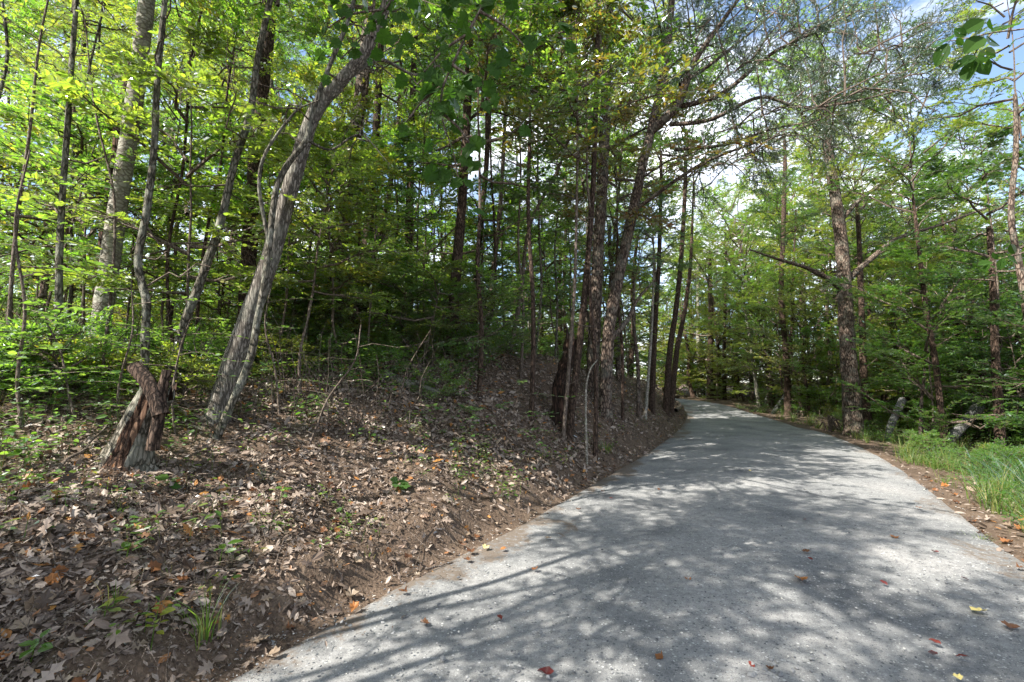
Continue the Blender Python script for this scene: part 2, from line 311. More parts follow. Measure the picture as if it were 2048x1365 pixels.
def road_mat():
    m, t = mat('gravel_road'); L = t.links.new
    g = N(t, 'ShaderNodeTexCoord')
    big = N(t, 'ShaderNodeTexNoise'); big.inputs['Scale'].default_value = .9; big.inputs['Detail'].default_value = 5
    fine = N(t, 'ShaderNodeTexNoise'); fine.inputs['Scale'].default_value = 160; fine.inputs['Detail'].default_value = 3; fine.inputs['Roughness'].default_value = .7
    vo = N(t, 'ShaderNodeTexVoronoi'); vo.inputs['Scale'].default_value = 42
    vs = N(t, 'ShaderNodeTexVoronoi'); vs.inputs['Scale'].default_value = 95
    for n in (big, fine, vo, vs): L(g.outputs['Object'], n.inputs[0])
    at_ = N(t, 'ShaderNodeAttribute', attribute_name='edge')
    # sprinkled darker and paler stones, picked per cell
    sep = N(t, 'ShaderNodeSeparateColor'); L(vo.outputs['Color'], sep.inputs[0])
    sep2 = N(t, 'ShaderNodeSeparateColor'); L(vs.outputs['Color'], sep2.inputs[0])
    base = ramp(t, [(.3, (.11,.113,.118)), (.5, (.19,.192,.192)), (.7, (.245,.24,.235))]); L(big.outputs['Fac'], base.inputs[0])
    def stones(src, dist, thr, dthr):
        # 1 inside chosen cells near the cell centre
        a = N(t, 'ShaderNodeMath', operation='GREATER_THAN'); a.inputs[1].default_value = thr; L(src, a.inputs[0])
        b = N(t, 'ShaderNodeMath', operation='LESS_THAN'); b.inputs[1].default_value = dthr; L(dist, b.inputs[0])
        c = N(t, 'ShaderNodeMath', operation='MULTIPLY'); L(a.outputs[0], c.inputs[0]); L(b.outputs[0], c.inputs[1]); return c.outputs[0]
    thr = N(t, 'ShaderNodeMath', operation='MULTIPLY_ADD'); thr.inputs[1].default_value = -.5; thr.inputs[2].default_value = .80; L(at_.outputs['Fac'], thr.inputs[0])
    s1 = stones(sep.outputs[0], vo.outputs['Distance'], .86, .36); s1n = t.nodes[-3]
    a1 = [n for n in t.nodes if n.bl_idname == 'ShaderNodeMath' and n.operation == 'GREATER_THAN'][0]; L(thr.outputs[0], a1.inputs[1])
    s2 = stones(sep2.outputs[0], vs.outputs['Distance'], .72, .4)
    sc1 = ramp(t, [(0, (.05,.055,.06)), (.5, (.16,.165,.17)), (1, (.42,.42,.41))]); L(sep.outputs[1], sc1.inputs[0])
    sc2 = ramp(t, [(0, (.06,.065,.07)), (.6, (.17,.175,.18)), (1, (.38,.38,.37))]); L(sep2.outputs[1], sc2.inputs[0])
    med = N(t, 'ShaderNodeTexNoise'); med.inputs['Scale'].default_value = 14; med.inputs['Detail'].default_value = 8; med.inputs['Roughness'].default_value = .75; L(g.outputs['Object'], med.inputs[0])
    fm_ = N(t, 'ShaderNodeMath', operation='MULTIPLY_ADD'); fm_.inputs[1].default_value = .5; L(fine.outputs['Fac'], fm_.inputs[0])
    fm2 = N(t, 'ShaderNodeMath', operation='MULTIPLY'); fm2.inputs[1].default_value = .5; L(med.outputs['Fac'], fm2.inputs[0]); L(fm2.outputs[0], fm_.inputs[2])
    fr = ramp(t, [(.36, (.45,.45,.46)), (.64, (1.5,1.49,1.46))]); L(fm_.outputs[0], fr.inputs[0])
    m0 = N(t, 'ShaderNodeMix', data_type='RGBA', blend_type='MULTIPLY'); m0.inputs['Factor'].default_value = 1; L(base.outputs[0], m0.inputs['A']); L(fr.outputs[0], m0.inputs['B'])
    m2 = N(t, 'ShaderNodeMix', data_type='RGBA'); L(s2, m2.inputs['Factor']); L(m0.outputs['Result'], m2.inputs['A']); L(sc2.outputs[0], m2.inputs['B'])
    m1 = N(t, 'ShaderNodeMix', data_type='RGBA'); L(s1, m1.inputs['Factor']); L(m2.outputs['Result'], m1.inputs['A']); L(sc1.outputs[0], m1.inputs['B'])
    # soil washed onto the left margin
    soil = N(t, 'ShaderNodeAttribute', attribute_name='soil')
    ms = N(t, 'ShaderNodeMix', data_type='RGBA'); sa_ = N(t, 'ShaderNodeMath', operation='MULTIPLY_ADD'); sa_.inputs[1].default_value = 2.2; L(med.outputs['Fac'], sa_.inputs[0]); L(soil.outputs['Fac'], sa_.inputs[2])
    sb_ = N(t, 'ShaderNodeMath', operation='MULTIPLY_ADD', use_clamp=True); sb_.inputs[1].default_value = 3.0; sb_.inputs[2].default_value = -5.2; L(sa_.outputs[0], sb_.inputs[0]); L(sb_.outputs[0], ms.inputs['Factor']); L(m1.outputs['Result'], ms.inputs['A']); ms.inputs['B'].default_value = (.12,.098,.08, 1)
    p = N(t, 'ShaderNodeBsdfPrincipled'); p.inputs['Roughness'].default_value = .92; p.inputs['Specular IOR Level'].default_value = .2
    L(ms.outputs['Result'], p.inputs['Base Color'])
    h = N(t, 'ShaderNodeMath', operation='MULTIPLY_ADD'); h.inputs[1].default_value = .5; L(s1, h.inputs[0]); L(fine.outputs['Fac'], h.inputs[2])
    h2 = N(t, 'ShaderNodeMath', operation='MULTIPLY_ADD'); h2.inputs[1].default_value = .35; L(s2, h2.inputs[0]); L(h.outputs[0], h2.inputs[2])
    bp = N(t, 'ShaderNodeBump'); bp.inputs['Strength'].default_value = .8; bp.inputs['Distance'].default_value = .008; L(h2.outputs[0], bp.inputs['Height']); L(bp.outputs[0], p.inputs['Normal'])
    o = N(t, 'ShaderNodeOutputMaterial'); L(p.outputs[0], o.inputs[0]); return m
M_ROAD = road_mat()
def stone_mat():
    m, t = mat('stone'); L = t.links.new
    g = N(t, 'ShaderNodeNewGeometry'); r = ramp(t, [(0, (.06,.063,.07)), (.6, (.15,.152,.155)), (.9, (.27,.27,.265)), (1, (.38,.37,.34))]); L(g.outputs['Random Per Island'], r.inputs[0])
    p = N(t, 'ShaderNodeBsdfPrincipled'); p.inputs['Roughness'].default_value = .85; L(r.outputs[0], p.inputs['Base Color'])
    o = N(t, 'ShaderNodeOutputMaterial'); L(p.outputs[0], o.inputs[0]); return m
M_STONE = stone_mat()

# ------------------------------------------------------------------ ground and road
def axis(spec):
    out = []
    for a, b, s in spec: out += list(np.arange(a, b, s))
    return np.array(out+[spec[-1][1]])
gx = axis([(-400,-120,40),(-120,-40,6),(-40,-14,1.2),(-14,-8,.3),(-8,12,.085),(12,22,.25),(22,60,1.5),(60,120,8),(120,400,40)])
gy = axis([(-200,-20,20),(-20,0,1),(0,2,.2),(2,14,.085),(14,24,.16),(24,42,.4),(42,90,2),(90,400,30)])
GX, GY = np.meshgrid(gx, gy, indexing='ij'); GZ = height(GX, GY)
nx_, ny_ = GX.shape; idx = np.arange(nx_*ny_).reshape(nx_, ny_)
q = np.stack([idx[:-1, :-1], idx[1:, :-1], idx[1:, 1:], idx[:-1, 1:]], -1).reshape(-1, 4)
g = link('ground', make_mesh('ground', np.stack([GX, GY, GZ], -1), [q], [M_SOIL], True)); tag(g, kind='structure')

# road strip between the two edges
def arc_of(P): return np.concatenate([[0], np.cumsum(np.linalg.norm(np.diff(P, axis=0), axis=1))])
def resample(P, n):
    s = arc_of(P); u = np.linspace(0, s[-1], n); return np.column_stack([np.interp(u, s, P[:, 0]), np.interp(u, s, P[:, 1])])
s = arc_of(LE)
tt = np.concatenate([np.arange(20, 40, .8), np.arange(40, 60, .12), np.arange(60, s[-1], .8)])
Lc = np.column_stack([np.interp(tt, s, LE[:, 0]), np.interp(tt, s, LE[:, 1])])
# matching point on the right edge: nearest point across
dirL = nrm(np.gradient(Lc, axis=0)); nor = np.stack([dirL[:, 1], -dirL[:, 0]], -1)
REs = resample(RE, 1500)
wid = np.array([min(((REs-(p))@n_)[np.argmin(np.abs((REs-p)@d_)+np.where((REs-p)@n_ < 0, 1e3, 0))], 9) for p, n_, d_ in zip(Lc, nor, dirL)])
wid = np.convolve(np.pad(wid, 10, 'edge'), np.ones(21)/21, 'valid')
NU = 60; U = np.linspace(0, 1, NU)
off = -0.25+U[None]*(wid[:, None]+.5)
X = Lc[:, None, 0]+nor[:, None, 0]*off; Y = Lc[:, None, 1]+nor[:, None, 1]*off
e = np.minimum(off, wid[:, None]-off)           # distance inside the edge
ruts = -0.024*np.exp(-((off/wid[:, None]-.28)/.09)**2)-0.018*np.exp(-((off/wid[:, None]-.68)/.09)**2)
Z = roadz(Y)+.004+np.where(e < .1, -.10*(.1-e)/.35, 0)+.03*np.clip(e/1.5, 0, 1)+ruts+vnoise(X, Y, .5)*.012+vnoise(X, Y, 1.7)*.03*np.clip(e, 0, 1)
ii = np.arange(X.size).reshape(X.shape)
q = np.stack([ii[:-1, :-1], ii[:-1, 1:], ii[1:, 1:], ii[1:, :-1]], -1).reshape(-1, 4)
rm = make_mesh('road', np.stack([X, Y, Z], -1), [q[:, ::-1]], [M_ROAD], True)
at1 = rm.attributes.new('edge', 'FLOAT', 'POINT'); at1.data.foreach_set('value', np.clip(np.exp(-((wid[:, None]-off)/.7))+.35*np.exp(-((off/wid[:, None]-.48)/.08)**2), 0, 1).astype(np.float32).ravel())
so_ = np.maximum(np.clip(1-(off-.15+.55*vnoise(X, Y, 1.3)+.5*vnoise(X, Y, .4)+.4*vnoise(X, Y, .15))/.4, 0, 1), .8*np.clip(1-(wid[:, None]-off-.05+.9*vnoise(X, Y, .8)+.4*vnoise(X, Y, .2))/.35, 0, 1))
at2 = rm.attributes.new('soil', 'FLOAT', 'POINT'); at2.data.foreach_set('value', so_.astype(np.float32).ravel())
tag(link('gravel_road', rm), kind='structure')
def road_top(x, y):
    return float(roadz(y))+.03

# ------------------------------------------------------------------ crown prototypes
def crown(name, seed, h, r, nprim, nsec, nspr, nleaf, leaf, lmat, T=T4, rise=.35, low=.0, droop=.12, shape=1.0, sprl=.55, twmat=None, tilt=.35, needles=False, nneed=22):
    """crown whose trunk axis starts at the origin; returns mesh with leaves (slot 0) and branches (slot 1)"""
    g = np.random.default_rng(seed); mb = MB()
    # primaries
    u = (np.arange(nprim)+g.random(nprim))/nprim; z0 = h*(low+(1-low)*u*.92)
    az = np.arange(nprim)*2.4+g.normal(0, .3, nprim)
    env = r*(1-np.abs(2*u-.75)**2*.55*shape)*g.uniform(.7, 1.1, nprim); env = np.maximum(env, .25*r)
    D = np.stack([np.cos(az), np.sin(az), rise+g.normal(0, .24, nprim)+.5*u], -1)
    K = 6; tk = np.linspace(0, 1, K)
    wig = np.cumsum(g.normal(0, .05, (nprim, K, 3)), 1)*env[:, None, None]; wig[:, 0] = 0
    P = np.zeros((nprim, K, 3)); P[:, :, 2] = z0[:, None]
    P = P+D[:, None]*(tk[None, :, None]*env[:, None, None])+wig; P[:, :, 2] -= droop*env[:, None]*tk[None]**2
    Rr = (.012+.011*env[:, None])*(1.05-tk[None]*.85)
    mb.add(*tubes(P, Rr, 5), 1)
    # leader
    lead = np.zeros((1, 8, 3)); lead[0, :, 2] = np.linspace(0, h, 8); lead[0, 1:, :2] = np.cumsum(g.normal(0, .05*h/8, (7, 2)), 0)
    mb.add(*tubes(lead, np.linspace(.010+.0035*h, .006, 8)[None], 6), 1)
    # secondaries
    ts = (np.arange(nsec)+g.random((nprim, nsec)))/nsec*.85+.15
    fi = ts*(K-1); i0 = np.minimum(fi.astype(int), K-2); fr = (fi-i0)[..., None]
    pr = np.arange(nprim)[:, None]
    base = P[pr, i0]*(1-fr)+P[pr, i0+1]*fr
    side = np.where(np.arange(nsec) % 2 == 0, 1, -1)[None]*g.uniform(.5, 1.1, (nprim, nsec))
    ddir = nrm(D)[:, None]; perp = np.stack([-ddir[..., 1], ddir[..., 0], 0*ddir[..., 0]], -1)
    sd = nrm(ddir+perp*side[..., None]+g.normal(0, .15, (nprim, nsec, 3)))
    sl_ = (env[:, None]*(.65-.4*ts))*g.uniform(.7, 1.2, (nprim, nsec))
    base = base.reshape(-1, 3); sd = sd.reshape(-1, 3); sl_ = sl_.ravel(); M = len(base)
    K2 = 4; tk2 = np.linspace(0, 1, K2)
    P2 = base[:, None]+sd[:, None]*(tk2[None, :, None]*sl_[:, None, None])
    P2[:, :, 2] -= droop*sl_[:, None]*tk2[None]**2*1.5
    P2[:, 1:] += g.normal(0, .05, (M, K2-1, 3))*sl_[:, None, None]
    mb.add(*tubes(P2, (.004+.007*sl_[:, None])*(1.1-tk2[None]*.8), 3), 1)
    # sprays
    ts = (np.arange(nspr)+g.random((M, nspr)))/nspr*.9+.1; ts[:, -1] = 1
    fi = ts*(K2-1); i0 = np.minimum(fi.astype(int), K2-2); fr = (fi-i0)[..., None]; pr = np.arange(M)[:, None]
    b3 = (P2[pr, i0]*(1-fr)+P2[pr, i0+1]*fr).reshape(-1, 3)
    side = (np.where(np.arange(nspr) % 2 == 0, 1, -1)[None]*g.uniform(.4, 1.3, (M, nspr))); side[:, -1] *= .2
    perp = nrm(np.stack([-sd[:, 1], sd[:, 0], 0*sd[:, 0]], -1))
    d3 = nrm(sd[:, None]+perp[:, None]*side[..., None]+g.normal(0, .22, (M, nspr, 3))).reshape(-1, 3)
    Q = len(b3); L3 = sprl*g.uniform(.5, 1.2, Q); up = nrm(np.array([0, 0, 1.])+g.normal(0, tilt*.6, (Q, 3)))
    lat = nrm(np.cross(up, d3))
    K3 = 3; tk3 = np.linspace(0, 1, K3)
    P3 = b3[:, None]+d3[:, None]*(tk3[None, :, None]*L3[:, None, None]); P3[:, :, 2] -= .25*L3[:, None]*tk3[None]**2
    mb.add(*tubes(P3, np.full((Q, 1), .0028)*(1.2-tk3[None]*.7), 3), 1)
    if needles:
        sN = g.random((Q, nneed)); pos = b3[:, None]+d3[:, None]*(sN*L3[:, None])[..., None]; pos[..., 2] -= .25*L3[:, None]*sN**2
        nd = nrm(d3[:, None]*.8+g.normal(0, .55, (Q, nneed, 3))); ln = leaf*g.uniform(.7, 1.2, (Q, nneed))
        pos = pos.reshape(-1, 3); nd = nd.reshape(-1, 3); ln = ln.ravel(); w = nrm(np.cross(nd, g.normal(0, 1, nd.shape)))*(leaf*.03+.0022)
        V = np.stack([pos-w, pos+w, pos+nd*ln[:, None]], 1); mb.add(V, [np.arange(len(pos)*3).reshape(-1, 3)], 0)
    else:
        sN = (np.arange(nleaf)[None]+g.random((Q, nleaf))*.6+.3)/nleaf; sN[:, -1] = 1
        pos = b3[:, None]+d3[:, None]*(sN*L3[:, None])[..., None]; pos[..., 2] -= .25*L3[:, None]*sN**2
        sg = np.where(np.arange(nleaf) % 2 == 0, 1, -1)[None, :, None]*g.uniform(.6, 1.5, (Q, nleaf, 1)); sg[:, -1] = 0
        ld = nrm(d3[:, None]+lat[:, None]*sg+g.normal(0, .2, (Q, nleaf, 3))+np.array([0, 0, -.18]))
        ln = leaf*g.uniform(.55, 1.15, (Q, nleaf)); nn = nrm(up[:, None]+g.normal(0, tilt, (Q, nleaf, 3)))
        mb.add(*place_leaves(T, pos.reshape(-1, 3), ld.reshape(-1, 3), nn.reshape(-1, 3), ln.ravel()), 0)
    return mb.mesh(name, [lmat, twmat or B_TWIG])
def with_mat(me, m):
    c = me.copy(); c.materials[0] = m; return c
CAN = [crown('crown', 11, 7.5, 3.4, 17, 8, 5, 15, .135, M_LEAF, rise=.5),
       crown('crown', 12, 8.5, 3.0, 17, 8, 5, 15, .125, M_LEAF, rise=.7, shape=.7)]
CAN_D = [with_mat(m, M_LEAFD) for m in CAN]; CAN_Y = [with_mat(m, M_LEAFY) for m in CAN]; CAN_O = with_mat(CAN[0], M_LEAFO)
UND = [crown('crown', 21, 4.0, 1.7, 12, 7, 4, 12, .115, M_LEAF, T=T6, rise=.25, low=.1, sprl=.42, tilt=.42),
       crown('crown', 22, 3.0, 1.9, 11, 7, 4, 12, .105, M_LEAF, T=T6, rise=.15, low=.1, sprl=.42, tilt=.42),
       crown('crown', 23, 5.0, 1.6, 13, 7, 4, 12, .115, M_LEAF, T=T6, rise=.35, low=.1, sprl=.42, tilt=.45)]
UND_D = [with_mat(m, M_LEAFD) for m in UND]; UND_Y = [with_mat(m, M_LEAFY) for m in UND]; UND_O = [with_mat(m, M_LEAFO) for m in UND]
SHR = [crown('foliage', 31, 1.3, .85, 14, 6, 4, 10, .085, M_LEAF, rise=.6, low=.0, sprl=.3, droop=.3, tilt=.45),
       crown('foliage', 32, 0.9, .8, 12, 6, 4, 9, .08, M_LEAF, rise=.4, low=.0, sprl=.28, droop=.3, tilt=.45)]
SHR_D = [with_mat(m, M_LEAFD) for m in SHR]; SHR_Y = [with_mat(m, M_LEAFY) for m in SHR]
PIN = crown('crown', 41, 7.0, 3.2, 14, 9, 6, 0, .095, M_NEEDLE, rise=.25, sprl=.36, needles=True, nneed=80)
PINW = crown('crown', 42, 8.0, 2.8, 14, 9, 6, 0, .10, M_NEEDLEW, rise=.15, sprl=.32, needles=True, nneed=40)

# ------------------------------------------------------------------ trunks
def trunk_mesh(name, pts, radii, m, sides=12, rough=.06, flare=True, cap=False, jag=0, seed=0):
    g = np.random.default_rng(seed+len(pts))
    P = smooth_poly(np.array(pts, float), 7); n = len(P)
    sa = arc_of(P); s0 = arc_of(np.array(pts, float)); Rr = np.interp(sa/sa[-1], s0/s0[-1], radii)
    if flare: Rr = Rr*(1+.38*np.exp(-sa/.16/ (1+radii[0]*4)))
    V, Q = tubes(P[None], Rr[None], sides, cap=False)
    V = V.reshape(n, sides, 3); c = P[:, None]; d = V-c
    a = np.arange(sides)*2*math.pi/sides
    fl = np.sin(a*3+g.uniform(0, 6))[None]*.6+np.sin(a*5+g.uniform(0, 6))[None]*.4
    k = 1+rough*(vnoise(np.cos(a)[None]*2+seed*3.1, sa[:, None]*5, 1.0)*2)+rough*.6*vnoise(np.sin(a)[None]*3+seed, sa[:, None]*2, .5)*2
    if flare: k = k+fl*.2*np.exp(-sa/.25)[:, None]
    V = c+d*k[..., None]
    if jag: V[-1, :, 2] += g.uniform(-jag, jag, sides)
    mb = MB(); mb.add(V.reshape(-1, 3), Q, 0)
    top = np.arange((n-1)*sides, n*sides)
    if cap or jag:
        ce = V[-1].mean(0)-np.array([0, 0, jag*.8]); mb.add(np.vstack([V[-1], ce]), [np.stack([np.arange(sides), (np.arange(sides)+1) % sides, np.full(sides, sides)], -1)], 0)
    me = mb.mesh(name, [m], True)
    me.transform(__import__('mathutils').Matrix.Translation(-Vector(P0))) if False else None
    return me
def localise(me, o):
    co = np.empty(len(me.vertices)*3, np.float32); me.vertices.foreach_get('co', co)
    co = co.reshape(-1, 3)-np.array(o, np.float32); me.vertices.foreach_set('co', co.ravel()); me.update()
def branchlets(base_pts, n, seed, length=(.5, 1.5), rr=.008, up=.2, lo=.25):
    """n crooked dead side branches off a polyline, one joined mesh"""
    g = np.random.default_rng(seed); B = smooth_poly(np.array(base_pts, float), 6)
    k = g.integers(int(len(B)*lo), len(B), n); b = B[k]
    az = g.uniform(0, 2*math.pi, n); d = np.stack([np.cos(az), np.sin(az), g.normal(up, .35, n)], -1); d = nrm(d)
    L_ = g.uniform(*length, n); K = 7; tk = np.linspace(0, 1, K)
    wig = np.cumsum(g.normal(0, .055, (n, K, 3)), 1); wig[:, 0] = 0
    P = b[:, None]+(d[:, None]*tk[None, :, None]+wig)*L_[:, None, None]
    mb = MB(); mb.add(*tubes(P, rr*(.4+L_[:, None])*(1.1-tk[None]*.95), 4))
    kk = g.integers(2, K-1, (n, 3)); b2 = P[np.arange(n)[:, None], kk].reshape(-1, 3); d2 = nrm(np.repeat(d, 3, 0)+g.normal(0, .7, (n*3, 3)))
    L2 = np.repeat(L_, 3)*g.uniform(.2, .5, n*3); K = 4; tk = np.linspace(0, 1, K); wig = np.cumsum(g.normal(0, .08, (n*3, K, 3)), 1); wig[:, 0] = 0
    P2 = b2[:, None]+(d2[:, None]*tk[None, :, None]+wig)*L2[:, None, None]
    mb.add(*tubes(P2, rr*.45*(.4+L2[:, None])*(1.2-tk[None]), 3))
    return mb
def tree(name, label, cat, px, D, wpx, m, crown_me=None, crown_s=1.0, group=None, top=None, limbs=(), taper=.6, dtop=0.0, twigs=0, flare=True, jag=0, sides=12, rough=.08, seed=None, ext=True, base_z=None, crown_in=.25, twl=(.5, 1.4)):
    """px: list of photo pixels up the trunk at distance D (dtop: how much farther the top is)"""
    seed = seed if seed is not None else int(px[0][0])
    n = len(px); pts = [at(x, y, D+dtop*i/(n-1)) for i, (x, y) in enumerate(px)]
    gz = hz(pts[0][0], pts[0][1]); pts[0][2] = gz
    if pts[1][2] < gz+.3: pts.pop(1)
    below = pts[0]-(pts[1]-pts[0])/np.linalg.norm(pts[1]-pts[0])*.25
    r0 = wpx*D/F/2; radii = list(np.linspace(r0, r0*taper, len(pts)))
    if ext:                                    # carry on above the frame
        dv = nrm(pts[-1]-pts[-2]); dv = nrm(dv+np.array([0, 0, .8])); pts.append(pts[-1]+dv*1.6); radii.append(radii[-1]*.75)
        if top and pts[-1][2] < top: pts.append(pts[-1]+(dv+np.array([0, 0, .3]))*(top-pts[-1][2])*.75); radii.append(radii[-1]*.5)
    o = empty(name, (float(pts[0][0]), float(pts[0][1]), gz)); tag(o, label, cat, group)
    org = np.array(o.location)
    me = trunk_mesh('trunk', [below]+pts, [r0]+radii, m, sides, rough, flare, jag=jag, seed=seed)
    localise(me, org); link('trunk', me, o)
    for lp in limbs:
        ln, lw, dd = lp[0], lp[1], lp[2]
        lps = [at(x, y, D+dd*i/(len(ln)-1)+ (dtop*.5)) for i, (x, y) in enumerate(ln)]
        lr = np.linspace(lw*D/F/2, lw*D/F/2*.25, len(lps))
        lm = trunk_mesh('limb', lps, list(lr), m, 8, .08, False, seed=seed+3); localise(lm, org); lo = link('limb', lm, o)
        if len(lp) > 3 and lp[3]:
            b = branchlets(lps, lp[3], seed+5, (.4, 1.3), .008, .1, .1).mesh('twigs', [m]); localise(b, org); tw = tag(link('twigs', b, lo), kind='stuff')
    if twigs:
        b = branchlets(pts, twigs, seed+9, twl).mesh('dead_twigs', [B_TWIG]); localise(b, org); tag(link('dead_twigs', b, o), kind='stuff')
    if crown_me is not None:
        c = link('crown', crown_me, o); tp = pts[-1]; hh = 7.5*crown_s
        c.location = (float(tp[0]-org[0]), float(tp[1]-org[1]), float(tp[2]-org[2]-hh*crown_in)); c.scale = (crown_s,)*3; c.rotation_euler = (0, 0, seed*1.7)
    return o, pts

LT = 'trees on the left bank'
tree('young_tree', 'thin grey young trunk rising straight at the far left, leftmost of the near stems', 'tree', [(112,880),(118,680),(120,480),(136,240),(150,40)], 5.2, 15, B_MOSS, UND_Y[2], .8, twigs=12, top=6.5)
tree('smooth_barked_tree', 'pale smooth-barked trunk leaning right with mottled grey lichen patches', 'tree', [(182,850),(196,700),(215,560),(238,400),(265,230),(292,20)], 6.4, 37, B_BIRCH, CAN[0], .55, taper=.8, top=9, twigs=4)
tree('dead_snag', 'broken dead trunk stripped to orange wood just behind the pale smooth trunk', 'tree', [(190,760),(203,600),(210,480),(235,290),(262,110)], 7.3, 26, B_DEAD, None, ext=False, jag=.15, rough=.3, taper=.7)
tree('crooked_sapling', 'crooked slender trunk with an S bend rising behind the sawn stump', 'tree', [(288,800),(290,690),(292,600),(276,530),(292,430),(308,300),(314,170),(330,0)], 5.2, 16, B_MOSS, UND[0], .8, twigs=8, taper=.7, top=7)
tree('leaning_sapling', 'slender mottled trunk leaning right between the sawn stump and brown trunk', 'tree', [(335,800),(362,670),(402,560),(440,450),(468,330),(500,230),(515,120),(540,0)], 5.8, 18, B_MOSS, UND[2], .9, twigs=9, taper=.65, top=7.5)
tree('brown_barked_tree', 'straight dark brown trunk standing behind the big leaning trunk', 'tree', [(486,740),(495,570),(505,400),(522,200),(545,-20)], 8.0, 31, B_BROWN, CAN[1], .9, taper=.85, top=10, twigs=4)
tree('leaning_tree', 'thick ridged grey trunk leaning strongly right across the left bank', 'tree', [(432,860),(462,740),(505,620),(545,500),(585,360),(630,225),(680,165),(735,95)], 5.4, 43, B_GREY, CAN[0], .5, taper=.55, top=6.5,
     limbs=[([(690,160),(760,120),(830,150),(880,130)], 12, .8, 6)], sides=20, rough=.07, crown_in=.1)
tree('vine_stem', 'thin twisting stem climbing up alongside the thick leaning grey trunk', 'tree', [(430,905),(468,830),(500,720),(515,640),(530,560),(552,380),(575,330),(612,280),(625,225),(660,130),(700,30)], 5.05, 15, B_MOSS, UND[1], 1.0, twigs=8, taper=.6, top=6,
     limbs=[([(540,500),(520,340),(590,225),(640,200)], 9, -.3, 4), ([(612,280),(660,300),(720,270),(780,330)], 7, .3, 4)])
tree('forest_tree', 'dark grey trunk with rough base rising right of the leaning grey trunk', 'tree', [(662,700),(675,540),(692,380),(718,220),(738,40)], 9.6, 36, B_PINE, CAN[1], .9, taper=.7, top=10, twigs=5)
tree('forest_tree', 'brown trunk partly hidden right beside the rough dark grey trunk', 'tree', [(716,710),(728,560),(738,440),(750,300),(760,120)], 11, 24, B_BROWN, CAN_D[0], .9, top=11, twigs=5)
tree('forest_tree', 'slim trunk with buttressed dark base left of the middle of the bank', 'tree', [(806,715),(816,600),(818,460),(822,300),(830,60)], 11.5, 20, B_BROWN, CAN_Y[0], .8, top=11, twigs=5)
tree('forked_tree', 'leaning thin trunk forking low between two upright brown trunks', 'tree', [(720,690),(735,560),(768,440),(790,300)], 13, 16, B_BROWN, CAN[0], .8, top=11, twigs=3)
tree('forest_tree', 'dark brown trunk at the middle of the bank crest with arching side limb', 'tree', [(903,735),(908,600),(918,480),(926,380),(936,180),(940,20)], 9.8, 25, B_BROWN, CAN[1], .8, top=10, twigs=6,
     limbs=[([(930,250),(960,225),(1010,230),(1060,260)], 7, .5, 4)])
tree('slim_tree', 'slim pale trunk rising in front of the gap of sky right of the middle trunk', 'tree', [(975,720),(985,560),(1000,420),(1010,240)], 12.5, 12, B_TWIG, CAN_Y[1], .7, top=11, twigs=5)
tree('slim_tree', 'very thin trunk leaning right above the bank crest', 'tree', [(1020,740),(1040,600),(1060,450),(1120,330)], 12, 10, B_TWIG, CAN[1], .7, top=11, twigs=5)
tree('rotten_snag', 'short hollow rotten snag, dark red-brown, jagged top, left of the pine pair', 'snag', [(1118,800),(1126,750),(1138,710),(1144,675)], 10, 36, B_DARKDEAD, None, ext=False, jag=.3, rough=.35, taper=.55)
tree('straight_sapling', 'straight slender dark trunk in front of the pine pair, left of them', 'tree', [(1136,830),(1160,680),(1176,520),(1186,380),(1192,200),(1195,40)], 9.6, 15, B_BROWN, UND_D[2], 1.4, top=9, twigs=8, taper=.6)
tree('straight_sapling', 'hair-thin upright stem close left of the slender dark trunk', 'tree', [(1125,820),(1142,680),(1150,560),(1153,420),(1155,300)], 9.2, 8, B_TWIG, UND[0], 1.0, top=7, twigs=8)
tree('pine_tree', 'grey plated trunk, left one of the pair beside the road bend', 'tree', [(1182,770),(1190,640),(1196,500),(1204,380),(1212,180),(1218,0)], 12.5, 26, B_PINE, CAN_D[1], .7, taper=.8, top=13, twigs=8, twl=(.8, 2))
LPINE, _ = tree('leaning_pine', 'right trunk of the roadside pair, curving right with long bare limbs over the road', 'tree', [(1208,775),(1218,660),(1236,560),(1262,440),(1288,320),(1302,260),(1330,130),(1345,-20)], 12, 26, B_PINE, None, taper=.55, top=13, twigs=10, twl=(.8, 2.2),
     limbs=[([(1300,265),(1355,210),(1385,130),(1440,50),(1490,-20)], 22, -1.0, 10),
            ([(1355,215),(1440,190),(1540,110),(1640,60),(1720,20)], 12, -2.0, 12),
            ([(1340,250),(1420,240),(1520,195),(1600,215),(1700,205),(1800,180)], 10, -3.0, 14),
            ([(1350,300),(1450,290),(1540,260),(1640,240)], 8, -2.5, 12),
            ([(1270,420),(1400,330),(1500,290),(1580,265)], 9, -2.0, 12),
            ([(1360,170),(1420,130),(1520,50),(1600,-20)], 10, 0, 10),
            ([(1222,680),(1255,640),(1275,600),(1310,560)], 13, .5, 5)])
tree('sapling', 'pale bare forked sapling curving up from the shaded bank foot', 'sapling', [(1172,840),(1172,780),(1180,740),(1195,720)], 9, 5, B_BIRCH, None, ext=False, twigs=3, flare=False, twl=(.3, .8), taper=.4)
